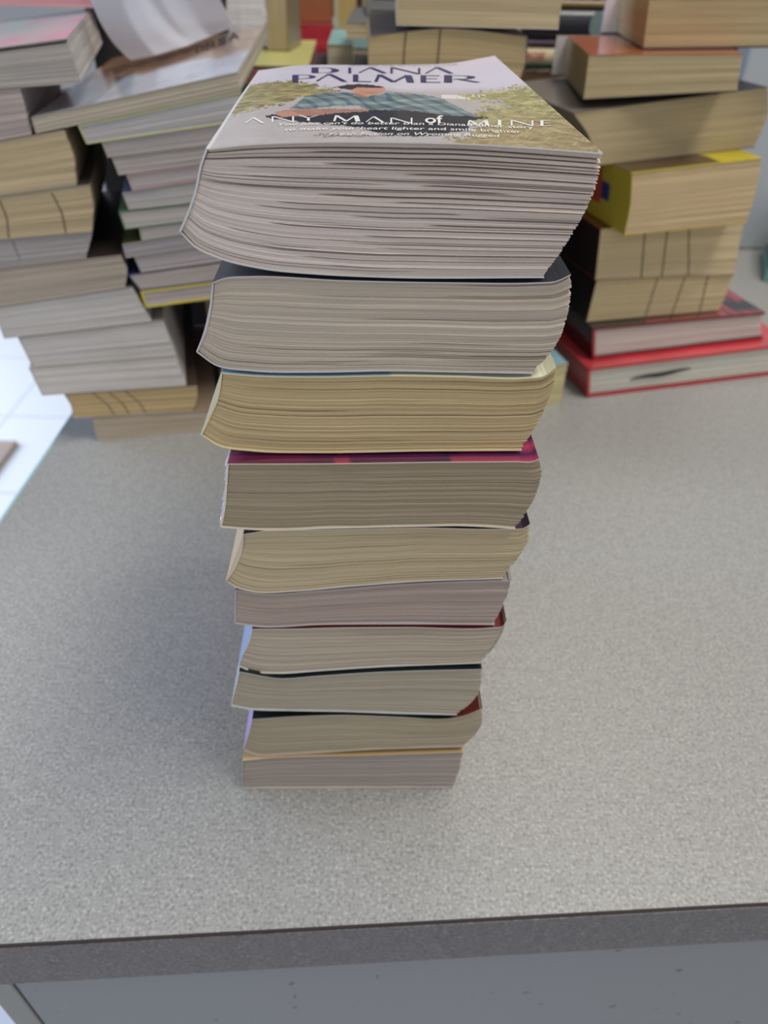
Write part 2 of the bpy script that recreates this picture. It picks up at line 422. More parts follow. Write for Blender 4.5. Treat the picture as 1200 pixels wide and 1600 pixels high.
GEO = {"M":[{"n":"b1","y":0.207,"L":[[-0.03406,0.28707],[-0.03582,0.28369],[-0.03848,0.27638],[-0.04086,0.27159],[-0.04411,0.26595]],"R":[[0.06852,0.28778],[0.06883,0.28539],[0.06852,0.27805],[0.06616,0.27033],[0.0626,0.26222],[0.05836,0.25444]],"T":[[-0.03406,0.28707],[-0.02379,0.2883],[-0.00966,0.28913],[0.01398,0.28953],[0.03298,0.2894],[0.05218,0.28866],[0.06852,0.28778]],"B":[[-0.04411,0.26595],[-0.04066,0.26181],[-0.03378,0.25852],[-0.02163,0.25577],[-0.00606,0.2545],[0.015,0.25386],[0.05836,0.25444]]},{"n":"b2","y":0.2065,"L":[[-0.03681,0.25204],[-0.03826,0.24475],[-0.0407,0.23734],[-0.04433,0.23024]],"R":[[0.06582,0.25585],[0.0666,0.25361],[0.06737,0.24511],[0.06617,0.23531],[0.06311,0.22866],[0.05961,0.22401]],"T":[[-0.03681,0.25204],[-0.03338,0.25339],[-0.02514,0.25406],[-0.00128,0.25326],[0.03243,0.25299],[0.05636,0.25332],[0.06186,0.2538],[0.06582,0.25585]],"B":[[-0.04433,0.23024],[-0.03906,0.22579],[-0.02784,0.22395],[-0.00704,0.22373],[0.01386,0.2244],[0.03686,0.22421],[0.05961,0.22401]]},{"n":"b3","y":0.206,"L":[[-0.03745,0.22367],[-0.03967,0.21488],[-0.04321,0.20757],[-0.04676,0.20098]],"R":[[0.0663,0.22699],[0.06693,0.22076],[0.06604,0.21359],[0.0632,0.20343],[0.05982,0.19556]],"T":[[-0.03745,0.22367],[-0.02777,0.22285],[-0.00701,0.22264],[0.01387,0.2233],[0.03684,0.22311],[0.05761,0.22291],[0.06311,0.22375],[0.0663,0.22699]],"B":[[-0.04676,0.20098],[-0.04143,0.19652],[-0.03039,0.19457],[-0.00799,0.19411],[0.02573,0.19503],[0.05982,0.19556]]},{"n":"b4","y":0.2015,"L":[[-0.03808,0.19268],[-0.03934,0.1851],[-0.04116,0.1747],[-0.04358,0.16522]],"R":[[0.065,0.19554],[0.06663,0.19193],[0.06698,0.1834],[0.06509,0.1742],[0.06276,0.16812],[0.0611,0.16517]],"T":[[-0.03808,0.19268],[-0.00634,0.19306],[0.03325,0.19405],[0.05782,0.19443],[0.06332,0.19456],[0.065,0.19554]],"B":[[-0.04358,0.16522],[-0.02835,0.16397],[-0.00722,0.16482],[0.02689,0.16603],[0.04056,0.16639],[0.0611,0.16517]]},{"n":"b5","y":0.203,"L":[[-0.03636,0.16104],[-0.03783,0.15309],[-0.04133,0.14419],[-0.04511,0.13794]],"R":[[0.06643,0.16633],[0.06723,0.15757],[0.0646,0.14908],[0.06004,0.13923]],"T":[[-0.03636,0.16104],[-0.02868,0.16258],[-0.00739,0.16328],[0.02701,0.16435],[0.0591,0.16407],[0.0646,0.16446],[0.06643,0.16633]],"B":[[-0.04511,0.13794],[-0.04209,0.13459],[-0.03457,0.13172],[-0.0196,0.13226],[0.00325,0.13504],[0.02593,0.13746],[0.06004,0.13923]]},{"n":"b6","y":0.2035,"L":[[-0.04213,0.13275],[-0.04328,0.12406],[-0.04434,0.11393]],"R":[[0.06236,0.13877],[0.06277,0.13161],[0.06201,0.1235],[0.05962,0.11324]],"T":[[-0.04213,0.13275],[-0.03323,0.13067],[-0.01055,0.13226],[0.02011,0.13574],[0.05804,0.13803],[0.06354,0.13823],[0.06236,0.13877]],"B":[[-0.04434,0.11393],[-0.03485,0.11189],[-0.01124,0.1132],[0.02084,0.11359],[0.05962,0.11324]]},{"n":"b7","y":0.203,"L":[[-0.03762,0.11138],[-0.03993,0.10313],[-0.04403,0.09327],[-0.04532,0.08839]],"R":[[0.06406,0.11675],[0.06397,0.11115],[0.06196,0.10152],[0.05925,0.09475],[0.05648,0.09027]],"T":[[-0.03762,0.11138],[-0.02195,0.11151],[-0.0053,0.11218],[0.02547,0.11245],[0.05762,0.11214],[0.06312,0.11312],[0.06406,0.11675]],"B":[[-0.04532,0.08839],[-0.04028,0.08487],[-0.02931,0.08359],[-0.01217,0.08523],[0.01032,0.08747],[0.05648,0.09027]]},{"n":"b8","y":0.2015,"L":[[-0.04504,0.0871],[-0.0469,0.07937],[-0.04984,0.06852],[-0.05093,0.06359]],"R":[[0.05709,0.08835],[0.05805,0.07907],[0.05703,0.06989],[0.05376,0.06268],[0.04912,0.05669]],"T":[[-0.04504,0.0871],[-0.02901,0.08252],[-0.01199,0.08414],[0.01035,0.08637],[0.0265,0.08735],[0.05709,0.08835]],"B":[[-0.05093,0.06359],[-0.04249,0.06105],[-0.0248,0.06006],[-0.00131,0.05926],[0.02266,0.05775],[0.04912,0.05669]]},{"n":"b9","y":0.2008,"L":[[-0.04233,0.05531],[-0.0443,0.04629],[-0.04864,0.03143]],"R":[[0.05983,0.06269],[0.06099,0.05001],[0.05889,0.04174],[0.05401,0.03323]],"T":[[-0.04233,0.05531],[-0.02489,0.05708],[-0.00126,0.05815],[0.0226,0.05666],[0.04712,0.05559],[0.05262,0.05753],[0.05983,0.06269]],"B":[[-0.04864,0.03143],[-0.04304,0.02753],[-0.02657,0.02792],[0.01093,0.0315],[0.05399,0.03349]]},{"n":"b10","y":0.2,"L":[[-0.04949,0.02438],[-0.05084,0.01373],[-0.05184,0.0003]],"R":[[0.05421,0.03032],[0.05383,0.01713],[0.05202,0.0003]],"T":[[-0.04949,0.02438],[-0.03916,0.02613],[0.01098,0.02833],[0.05421,0.03032]],"B":[[-0.05184,0.0003],[-0.02439,0.0003],[0.01127,0.0003],[0.05202,0.0003]]}],"BG":{"A":{"x":-0.2357,"y":0.5032,"yaw":14,"books":[["A11",[[0.0009,0.0225],[0.0992,0.0183],[0.0971,0.0003],[0.0,0.0003]],0,14],["A10",[[-0.0147,0.0448],[0.0856,0.0425],[0.0793,0.0197],[-0.0135,0.0238]],0,14],["A9",[[-0.0341,0.0694],[0.0723,0.0694],[0.0773,0.0433],[-0.0305,0.0458]],0,14],["A8",[[-0.0351,0.0938],[0.0682,0.0985],[0.0731,0.07],[-0.0311,0.07]],0,14],["A7",[[-0.0451,0.1173],[0.051,0.1261],[0.06,0.0988],[-0.0444,0.094]],0,14],["A6",[[-0.0526,0.1433],[0.0474,0.1495],[0.0464,0.1263],[-0.0536,0.1171]],0,14],["A5",[[-0.0581,0.1623],[0.0319,0.1655],[0.0245,0.1487],[-0.0655,0.1431]],0,14],["A4",[[-0.0636,0.1872],[0.0364,0.1964],[0.0319,0.1661],[-0.0681,0.1626]],0,14],["A3",[[-0.0763,0.2141],[0.0287,0.2293],[0.0288,0.1963],[-0.0762,0.1866]],0,14],["A2",[[-0.0885,0.2474],[0.009,0.2524],[0.009,0.2271],[-0.091,0.2126]],0,14],["A1",[[-0.0685,0.2653],[0.0415,0.2781],[0.0448,0.2549],[-0.0652,0.2492]],0,14]]},"B":{"x":-0.2357,"y":0.5032,"yaw":14,"books":[["B11",[[0.0559,0.1225],[0.1559,0.1286],[0.1577,0.1169],[0.0577,0.1098]],0,14],["B10",[[0.0496,0.1352],[0.1496,0.1432],[0.1559,0.1292],[0.0559,0.1231]],0,14],["B9",[[0.0563,0.1472],[0.1563,0.1561],[0.1589,0.1446],[0.0589,0.1365]],0,14],["B8",[[0.0501,0.1568],[0.1501,0.1667],[0.1504,0.1562],[0.0504,0.1472]],0,14],["B7",[[0.0631,0.1666],[0.1631,0.1744],[0.1632,0.1686],[0.0632,0.1587]],0,14],["B6",[[0.0517,0.1784],[0.1517,0.185],[0.1534,0.1743],[0.0534,0.1665]],0,14],["B5",[[0.0564,0.1902],[0.1564,0.2007],[0.1585,0.1861],[0.0585,0.1795]],0,14],["B4",[[0.0614,0.2015],[0.1614,0.2106],[0.1629,0.202],[0.0629,0.1915]],0,14],["B3",[[0.0541,0.2121],[0.1541,0.2203],[0.1562,0.2108],[0.0562,0.2016]],0,14],["B2",[[0.0498,0.2213],[0.1498,0.2322],[0.1514,0.2207],[0.0514,0.2125]],0,14],["B1",[[0.0375,0.2314],[0.141,0.2488],[0.141,0.2318],[0.0403,0.2208]],0,14],["B0",[[0.0112,0.2368],[0.1398,0.26],[0.1407,0.2493],[0.0116,0.2277]],0,14]]},"C":{"x":0.182,"y":0.5976,"yaw":16,"books":[["C8",[[-0.0049,0.0305],[0.2116,0.0325],[0.2254,0.0003],[0.0006,0.0003]],0,16],["C7",[[-0.0038,0.0624],[0.1741,0.0608],[0.1821,0.0328],[0.0026,0.0312]],0.014,16],["C6",[[-0.0055,0.1013],[0.1338,0.0956],[0.1303,0.0618],[-0.0074,0.0631]],0.024,16],["C5",[[-0.0121,0.1449],[0.1246,0.1485],[0.132,0.0963],[-0.0078,0.102]],0.022,16],["C4",[[-0.0019,0.1921],[0.1113,0.1985],[0.1155,0.1489],[0.0032,0.1459]],0,16],["C3",[[-0.0523,0.2291],[0.1123,0.2427],[0.1169,0.1995],[-0.0275,0.1912]],0.03,16],["C2",[[-0.043,0.265],[0.0646,0.269],[0.0679,0.2396],[-0.0418,0.2306]],0.022,-3],["C1",[[-0.0018,0.2988],[0.1194,0.3018],[0.129,0.2719],[0.0008,0.2672]],0.045,-3]]}},"TB":[[-0.0405,0.2822],[-0.0248,0.2842],[0.0108,0.2852],[0.0468,0.2868],[0.0635,0.2897]],"ART":{"grassL":[[-0.0436,0.0633],[-0.0412,0.1091],[-0.0359,0.121],[-0.0258,0.1197],[-0.01,0.1018],[-0.002,0.0852],[-0.015,0.0732],[-0.0203,0.0608],[-0.0314,0.0507],[-0.0371,0.0482]],"grassR":[[0.0383,0.0792],[0.0495,0.089],[0.0593,0.0937],[0.0726,0.1032],[0.0791,0.079],[0.0696,-0.0077],[0.0371,-0.0067],[0.0261,-0.0037],[0.0366,0.0172],[0.0407,0.0325],[0.0353,0.0353],[0.0417,0.052],[0.055,0.066],[0.047,0.0697]],"light":[[0.0331,0.0828],[0.0488,0.0837],[0.0444,0.0746],[0.0324,0.0743]],"jeans":[[-0.0233,0.041],[-0.0072,0.0447],[0.0125,0.0491],[0.0304,0.0501],[0.0318,0.0433],[0.0442,0.0405],[0.0364,0.0314],[0.0359,0.0188],[0.0235,0.0071],[0.0117,0.0077],[0.0048,0.0189],[-0.0118,0.0275],[-0.0223,0.0363]],"shirt":[[-0.0171,0.0513],[-0.013,0.0757],[-0.0091,0.0824],[-0.0003,0.0851],[0.0108,0.0787],[0.0143,0.0874],[0.0264,0.0828],[0.0324,0.0743],[0.0362,0.058],[0.0409,0.0408],[0.0316,0.0411],[0.0204,0.0483],[0.0075,0.0481],[0.0045,0.0568],[-0.0036,0.0545],[-0.0113,0.0488]],"face":[[-0.0005,0.0946],[0.0031,0.1011],[0.0134,0.1004],[0.0139,0.089],[0.0122,0.083],[0.0075,0.0758],[0.0033,0.0834]],"neck":[[0.0033,0.0834],[0.0075,0.0758],[0.0065,0.073],[0.0016,0.082]],"hair":[[-0.0045,0.0981],[-0.0007,0.1048],[0.0064,0.107],[0.0134,0.1004],[0.0111,0.0974],[0.0041,0.0977],[0.0014,0.0913],[-0.0016,0.0931]],"arm":[[-0.0208,0.045],[-0.0173,0.0489],[-0.0034,0.0495],[0.0085,0.0493],[0.0075,0.0457],[-0.0031,0.0412],[-0.0105,0.0358],[-0.0181,0.0365]],"hand":[[-0.0208,0.045],[-0.0159,0.0462],[-0.0127,0.0397],[-0.0166,0.0361],[-0.0195,0.039]],"shade":[[-0.0087,0.0078],[-0.002,0.0114],[0.0116,0.006],[-0.0018,0.0051]]},"LET":{"author":[["D",[[-0.0156,0.1397],[-0.0038,0.1384],[-0.0044,0.1584],[-0.0168,0.1597]]],["I",[[-0.001,0.1392],[0.0014,0.1391],[0.0011,0.159],[-0.0014,0.1593]]],["V",[[0.004,0.141],[0.015,0.1397],[0.0154,0.1594],[0.0038,0.1611]]],["N",[[0.0165,0.1394],[0.0292,0.1375],[0.0304,0.1573],[0.0171,0.1602]]],["V",[[0.0312,0.1393],[0.0421,0.1382],[0.0439,0.1581],[0.0325,0.1602]]],["P",[[-0.0212,0.1117],[-0.0112,0.1099],[-0.0124,0.133],[-0.023,0.1346]]],["V",[[-0.0118,0.1127],[-0.0006,0.1119],[-0.0011,0.1351],[-0.0131,0.1362]]],["L",[[0.0018,0.1126],[0.0088,0.1122],[0.0089,0.1344],[0.0015,0.1349]]],["M",[[0.0098,0.1131],[0.0248,0.1118],[0.0259,0.133],[0.01,0.1353]]],["E",[[0.0275,0.1124],[0.0355,0.1121],[0.0372,0.1328],[0.0287,0.1336]]],["R",[[0.0365,0.113],[0.0493,0.1115],[0.0514,0.1292],[0.0383,0.1337]]]],"title":[["V",[[-0.0278,0.0291],[-0.0221,0.0263],[-0.0231,0.0354],[-0.0291,0.0389]]],["N",[[-0.0203,0.0279],[-0.0135,0.0264],[-0.0142,0.0356],[-0.0212,0.0372]]],["Y",[[-0.0122,0.0282],[-0.0068,0.0275],[-0.0073,0.0367],[-0.0129,0.0375]]],["M",[[-0.0026,0.027],[0.0051,0.0269],[0.005,0.0365],[-0.003,0.0366]]],["V",[[0.0069,0.0259],[0.012,0.0258],[0.0122,0.0353],[0.0069,0.0354]]],["N",[[0.0136,0.0242],[0.0202,0.0248],[0.0207,0.0342],[0.0139,0.0336]]],["M",[[0.0355,0.0243],[0.0421,0.026],[0.0432,0.0346],[0.0364,0.033]]],["I",[[0.0442,0.0265],[0.0463,0.027],[0.0476,0.0359],[0.0455,0.0356]]],["N",[[0.0484,0.0273],[0.0555,0.0284],[0.057,0.0368],[0.0498,0.0361]]],["E",[[0.0574,0.0287],[0.0609,0.0293],[0.0625,0.0375],[0.059,0.0371]]]]},"TX":[["You just can't do better than a Diana Palmer story",[-0.0177,0.0209],[0.055,0.0239]],["to make your heart lighter and smile brighter.",[-0.0151,0.0131],[0.0505,0.0165]],["Fresh Fiction on Wyoming Rugged",[-0.003,0.0056],[0.0435,0.009]],["of",[0.0232,0.0237],[0.0313,0.0245]],["NEW YORK TIMES BESTSELLING AUTHOR",[-0.0007,0.1658],[0.0466,0.1629]]],"PG":[[[-0.1987,0.6382,0.2475],[-0.1955,0.6386,0.2481],[-0.1923,0.639,0.2487],[-0.1891,0.6394,0.2492],[-0.1859,0.6397,0.2498],[-0.1827,0.6401,0.2504],[-0.1794,0.6405,0.251],[-0.1766,0.6438,0.2516],[-0.1737,0.647,0.2523],[-0.1707,0.6503,0.2529],[-0.1677,0.6536,0.2536],[-0.1647,0.6569,0.2543],[-0.1617,0.6602,0.2549],[-0.1595,0.6654,0.2555],[-0.1573,0.6707,0.2561],[-0.155,0.676,0.2568],[-0.1527,0.6812,0.2574],[-0.1503,0.6865,0.258],[-0.1479,0.6918,0.2587],[-0.1443,0.6926,0.26],[-0.1408,0.6935,0.2613],[-0.1372,0.6944,0.2626],[-0.1336,0.6953,0.2639],[-0.1301,0.6961,0.2652],[-0.1265,0.697,0.2665]],[[-0.2024,0.6377,0.2515],[-0.199,0.6378,0.252],[-0.1956,0.638,0.2525],[-0.1923,0.6381,0.2531],[-0.1889,0.6383,0.2536],[-0.1855,0.6385,0.2541],[-0.1822,0.6387,0.2546],[-0.1792,0.6419,0.2552],[-0.1762,0.645,0.2557],[-0.1732,0.6482,0.2563],[-0.1702,0.6514,0.2568],[-0.1672,0.6549,0.2574],[-0.1644,0.6595,0.2578],[-0.1623,0.6654,0.2582],[-0.1597,0.6693,0.2589],[-0.1571,0.6739,0.2595],[-0.1547,0.6792,0.26],[-0.1523,0.6846,0.2605],[-0.1498,0.69,0.2611],[-0.1462,0.691,0.2622],[-0.1426,0.6921,0.2633],[-0.139,0.6932,0.2645],[-0.1353,0.6943,0.2656],[-0.1317,0.6953,0.2667],[-0.1281,0.6964,0.2679]],[[-0.2059,0.6366,0.2555],[-0.2024,0.6366,0.2559],[-0.1988,0.6365,0.2564],[-0.1953,0.6365,0.2569],[-0.1918,0.6365,0.2573],[-0.1883,0.6365,0.2578],[-0.1848,0.6365,0.2582],[-0.1817,0.6395,0.2587],[-0.1787,0.6426,0.2592],[-0.1756,0.6457,0.2596],[-0.1725,0.6489,0.2601],[-0.1696,0.6529,0.2605],[-0.1672,0.659,0.2607],[-0.1649,0.6645,0.261],[-0.1618,0.667,0.2617],[-0.1591,0.6714,0.2622],[-0.1567,0.6768,0.2626],[-0.1542,0.6823,0.263],[-0.1517,0.6878,0.2634],[-0.148,0.689,0.2644],[-0.1443,0.6903,0.2654],[-0.1406,0.6915,0.2664],[-0.1369,0.6928,0.2673],[-0.1333,0.6941,0.2683],[-0.1296,0.6954,0.2693]],[[-0.209,0.6353,0.2596],[-0.2053,0.635,0.26],[-0.2016,0.6348,0.2604],[-0.1979,0.6345,0.2608],[-0.1943,0.6343,0.2612],[-0.1907,0.6342,0.2616],[-0.187,0.6341,0.262],[-0.1839,0.637,0.2624],[-0.1808,0.6399,0.2628],[-0.1777,0.6429,0.2632],[-0.1746,0.6461,0.2636],[-0.1719,0.6511,0.2638],[-0.1698,0.6587,0.2637],[-0.1671,0.6628,0.2641],[-0.1636,0.6641,0.2648],[-0.1609,0.6686,0.2652],[-0.1584,0.6741,0.2655],[-0.1559,0.6797,0.2658],[-0.1533,0.6854,0.2661],[-0.1496,0.6867,0.2669],[-0.1459,0.6881,0.2677],[-0.1422,0.6896,0.2686],[-0.1385,0.691,0.2694],[-0.1348,0.6925,0.2702],[-0.131,0.694,0.2711]],[[-0.2109,0.6336,0.2643],[-0.2071,0.6333,0.2647],[-0.2034,0.633,0.265],[-0.1997,0.6327,0.2654],[-0.1959,0.6324,0.2658],[-0.1923,0.6322,0.2661],[-0.1886,0.632,0.2665],[-0.1855,0.6348,0.2668],[-0.1824,0.6377,0.2672],[-0.1792,0.6407,0.2675],[-0.1762,0.6441,0.2678],[-0.1738,0.6501,0.2678],[-0.1718,0.658,0.2677],[-0.1686,0.6602,0.2682],[-0.1651,0.6615,0.2688],[-0.1625,0.6664,0.2691],[-0.16,0.6719,0.2693],[-0.1575,0.6776,0.2696],[-0.1549,0.6833,0.2698],[-0.1512,0.6847,0.2705],[-0.1475,0.6862,0.2713],[-0.1437,0.6877,0.272],[-0.14,0.6893,0.2727],[-0.1363,0.6908,0.2735],[-0.1326,0.6924,0.2742]],[[-0.2126,0.6318,0.2689],[-0.2089,0.6315,0.2693],[-0.2051,0.6312,0.2696],[-0.2014,0.6309,0.2699],[-0.1976,0.6306,0.2702],[-0.1939,0.6304,0.2705],[-0.1902,0.6303,0.2708],[-0.1871,0.6331,0.2711],[-0.184,0.636,0.2714],[-0.1809,0.639,0.2717],[-0.1779,0.6426,0.2719],[-0.1758,0.6496,0.2718],[-0.1736,0.6564,0.2717],[-0.17,0.6574,0.2723],[-0.1667,0.6595,0.2728],[-0.1642,0.6646,0.2729],[-0.1617,0.6702,0.2731],[-0.1591,0.6759,0.2733],[-0.1565,0.6816,0.2735],[-0.1528,0.683,0.2741],[-0.149,0.6844,0.2747],[-0.1453,0.6859,0.2754],[-0.1415,0.6875,0.276],[-0.1378,0.689,0.2766],[-0.134,0.6906,0.2773]],[[-0.214,0.6298,0.274],[-0.2102,0.6295,0.2743],[-0.2064,0.6292,0.2746],[-0.2027,0.6289,0.2748],[-0.1989,0.6287,0.2751],[-0.1952,0.6285,0.2753],[-0.1915,0.6284,0.2756],[-0.1884,0.6312,0.2758],[-0.1854,0.6341,0.276],[-0.1823,0.6371,0.2762],[-0.1795,0.6412,0.2763],[-0.1776,0.6488,0.2762],[-0.175,0.6541,0.2762],[-0.1712,0.6544,0.2767],[-0.1681,0.6575,0.277],[-0.1656,0.6627,0.2771],[-0.1631,0.6683,0.2772],[-0.1605,0.6739,0.2773],[-0.1579,0.6797,0.2774],[-0.1542,0.681,0.278],[-0.1504,0.6825,0.2785],[-0.1467,0.684,0.279],[-0.1429,0.6855,0.2796],[-0.1392,0.687,0.2801],[-0.1354,0.6886,0.2807]],[[-0.2148,0.6276,0.2798],[-0.211,0.6273,0.28],[-0.2073,0.627,0.2802],[-0.2035,0.6268,0.2804],[-0.1998,0.6266,0.2806],[-0.1961,0.6264,0.2808],[-0.1924,0.6263,0.2809],[-0.1894,0.6291,0.2811],[-0.1863,0.632,0.2812],[-0.1833,0.6351,0.2813],[-0.1807,0.6397,0.2814],[-0.179,0.6479,0.2811],[-0.1759,0.6513,0.2812],[-0.1721,0.6515,0.2816],[-0.1693,0.6553,0.2818],[-0.1668,0.6607,0.2818],[-0.1643,0.6662,0.2818],[-0.1617,0.6719,0.2819],[-0.1592,0.6776,0.2819],[-0.1554,0.6789,0.2823],[-0.1517,0.6804,0.2827],[-0.1479,0.6818,0.2832],[-0.1442,0.6833,0.2836],[-0.1404,0.6849,0.284],[-0.1367,0.6864,0.2844]],[[-0.2155,0.6253,0.2854],[-0.2118,0.625,0.2856],[-0.208,0.6247,0.2857],[-0.2043,0.6245,0.2858],[-0.2006,0.6243,0.286],[-0.1969,0.6241,0.2861],[-0.1932,0.624,0.2862],[-0.1902,0.6269,0.2863],[-0.1872,0.6298,0.2863],[-0.1843,0.633,0.2864],[-0.1819,0.6383,0.2863],[-0.1802,0.6465,0.286],[-0.1767,0.648,0.2861],[-0.173,0.6487,0.2864],[-0.1704,0.653,0.2865],[-0.1679,0.6584,0.2864],[-0.1654,0.664,0.2864],[-0.1629,0.6696,0.2863],[-0.1603,0.6753,0.2863],[-0.1566,0.6767,0.2866],[-0.1529,0.6781,0.2869],[-0.1491,0.6795,0.2872],[-0.1454,0.681,0.2876],[-0.1417,0.6825,0.2879],[-0.1379,0.684,0.2882]],[[-0.2155,0.6228,0.2913],[-0.2118,0.6225,0.2914],[-0.208,0.6223,0.2915],[-0.2043,0.622,0.2916],[-0.2006,0.6218,0.2917],[-0.1969,0.6217,0.2918],[-0.1932,0.6216,0.2919],[-0.1903,0.6245,0.292],[-0.1874,0.6274,0.292],[-0.1845,0.6308,0.292],[-0.1824,0.6369,0.2918],[-0.1807,0.6446,0.2916],[-0.1767,0.6445,0.2918],[-0.1733,0.6458,0.292],[-0.1708,0.6506,0.292],[-0.1683,0.656,0.2919],[-0.1658,0.6616,0.2918],[-0.1633,0.6672,0.2918],[-0.1608,0.6729,0.2917],[-0.1571,0.6742,0.2919],[-0.1534,0.6756,0.2922],[-0.1497,0.6771,0.2924],[-0.1459,0.6785,0.2927],[-0.1422,0.68,0.2929],[-0.1385,0.6815,0.2932]],[[-0.215,0.6201,0.2973],[-0.2113,0.6199,0.2974],[-0.2076,0.6196,0.2975],[-0.2039,0.6194,0.2976],[-0.2002,0.6193,0.2977],[-0.1965,0.6191,0.2978],[-0.1928,0.619,0.2979],[-0.19,0.6219,0.2979],[-0.1871,0.6249,0.2979],[-0.1843,0.6284,0.2979],[-0.1824,0.6348,0.2978],[-0.1802,0.6409,0.2976],[-0.1762,0.6403,0.2979],[-0.1731,0.643,0.298],[-0.1707,0.6481,0.2979],[-0.1683,0.6535,0.2979],[-0.1658,0.659,0.2978],[-0.1633,0.6647,0.2978],[-0.1608,0.6703,0.2977],[-0.1571,0.6717,0.2979],[-0.1534,0.673,0.2981],[-0.1497,0.6745,0.2983],[-0.146,0.6759,0.2985],[-0.1423,0.6774,0.2987],[-0.1386,0.6789,0.2989]],[[-0.2144,0.6173,0.3032],[-0.2107,0.6171,0.3033],[-0.207,0.6169,0.3034],[-0.2034,0.6167,0.3035],[-0.1997,0.6165,0.3036],[-0.196,0.6164,0.3036],[-0.1924,0.6163,0.3037],[-0.1896,0.6192,0.3038],[-0.1867,0.6222,0.3038],[-0.1841,0.6259,0.3038],[-0.182,0.632,0.3037],[-0.1795,0.6363,0.3036],[-0.1756,0.6363,0.3038],[-0.1729,0.6401,0.3038],[-0.1706,0.6454,0.3038],[-0.1682,0.6508,0.3037],[-0.1657,0.6564,0.3037],[-0.1633,0.662,0.3036],[-0.1607,0.6676,0.3036],[-0.1571,0.669,0.3037],[-0.1534,0.6703,0.3039],[-0.1498,0.6717,0.3041],[-0.1461,0.6732,0.3042],[-0.1424,0.6746,0.3044],[-0.1387,0.6761,0.3046]],[[-0.2131,0.6144,0.3095],[-0.2094,0.6142,0.3095],[-0.2057,0.614,0.3096],[-0.2021,0.6138,0.3097],[-0.1984,0.6137,0.3098],[-0.1948,0.6136,0.3099],[-0.1912,0.6135,0.31],[-0.1884,0.6164,0.31],[-0.1856,0.6194,0.31],[-0.183,0.6231,0.31],[-0.1808,0.6284,0.31],[-0.178,0.6315,0.31],[-0.1745,0.6326,0.3101],[-0.1721,0.6373,0.3101],[-0.1697,0.6426,0.31],[-0.1674,0.6481,0.31],[-0.165,0.6536,0.31],[-0.1625,0.6592,0.3099],[-0.16,0.6648,0.3099],[-0.1564,0.6661,0.31],[-0.1528,0.6675,0.3101],[-0.1491,0.6689,0.3103],[-0.1455,0.6703,0.3104],[-0.1419,0.6717,0.3105],[-0.1382,0.6732,0.3107]],[[-0.2115,0.6114,0.3157],[-0.2079,0.6112,0.3158],[-0.2042,0.611,0.3159],[-0.2006,0.6108,0.3159],[-0.197,0.6107,0.316],[-0.1934,0.6106,0.3161],[-0.1898,0.6106,0.3162],[-0.1871,0.6135,0.3162],[-0.1843,0.6165,0.3162],[-0.1817,0.62,0.3162],[-0.1793,0.6242,0.3162],[-0.1764,0.627,0.3163],[-0.1733,0.6292,0.3163],[-0.171,0.6343,0.3163],[-0.1687,0.6397,0.3163],[-0.1664,0.6451,0.3163],[-0.164,0.6506,0.3162],[-0.1615,0.6562,0.3162],[-0.1591,0.6619,0.3162],[-0.1555,0.6632,0.3163],[-0.1519,0.6645,0.3164],[-0.1483,0.6659,0.3165],[-0.1447,0.6673,0.3166],[-0.1411,0.6687,0.3167],[-0.1375,0.6702,0.3168]],[[-0.2099,0.6082,0.3218],[-0.2063,0.6081,0.3219],[-0.2027,0.6079,0.3219],[-0.1991,0.6077,0.322],[-0.1955,0.6076,0.3221],[-0.1919,0.6075,0.3222],[-0.1884,0.6075,0.3222],[-0.1857,0.6104,0.3223],[-0.183,0.6134,0.3223],[-0.1803,0.6164,0.3223],[-0.1776,0.6196,0.3223],[-0.1749,0.6227,0.3224],[-0.1722,0.626,0.3224],[-0.1699,0.6313,0.3224],[-0.1677,0.6367,0.3224],[-0.1653,0.6421,0.3224],[-0.163,0.6476,0.3224],[-0.1606,0.6532,0.3224],[-0.1581,0.6588,0.3224],[-0.1546,0.6601,0.3224],[-0.151,0.6614,0.3225],[-0.1475,0.6628,0.3225],[-0.1439,0.6642,0.3226],[-0.1404,0.6656,0.3227],[-0.1368,0.667,0.3227]]],"B0L":[["D",[[0.1172,0.1217],[0.1243,0.1281],[0.1256,0.1612],[0.1182,0.1542]]],["R",[[0.1252,0.127],[0.1329,0.134],[0.1351,0.1756],[0.1269,0.1677]]],["S",[[0.134,0.1351],[0.143,0.1433],[0.1457,0.186],[0.1362,0.1768]]],["A",[[0.1444,0.1493],[0.152,0.1563],[0.1554,0.2006],[0.1472,0.1927]]]]}

# ------------------------------------------------------------------ room and furniture
def tile_floor():
    mt, nt, b = newmat('white_floor_tiles')
    tc = N(nt, 'ShaderNodeTexCoord'); br = N(nt, 'ShaderNodeTexBrick')
    br.offset = 0; br.inputs['Scale'].default_value = 1.0
    br.inputs['Brick Width'].default_value = 0.4; br.inputs['Row Height'].default_value = 0.4
    br.inputs['Mortar Size'].default_value = 0.004
    br.inputs['Color1'].default_value = (0.82, 0.83, 0.85, 1); br.inputs['Color2'].default_value = (0.80, 0.82, 0.85, 1)
    br.inputs['Mortar'].default_value = (0.6, 0.6, 0.62, 1)
    nt.links.new(tc.outputs['Object'], br.inputs['Vector']); nt.links.new(br.outputs['Color'], b.inputs['Base Color'])
    b.inputs['Roughness'].default_value = 0.35
    return mt
struct(box('floor', -4, 3, -1.5, 4.5, -0.95, -0.9, tile_floor()))
struct(box('wall_back', -0.29, 3, 1.50, 1.56, -0.9, 1.6, flat('dark_wood_wall', (34, 30, 28), 0.7, 0.2, 6)))
tag(box('floor_mat', -2.3, -1.10, 1.60, 1.84, -0.9, -0.885, flat('beige_mat', (170, 152, 140), 0.9, 0.1, 30), None, 0.004),
    'beige mat lying on the bright white floor left of the counter', 'mat')

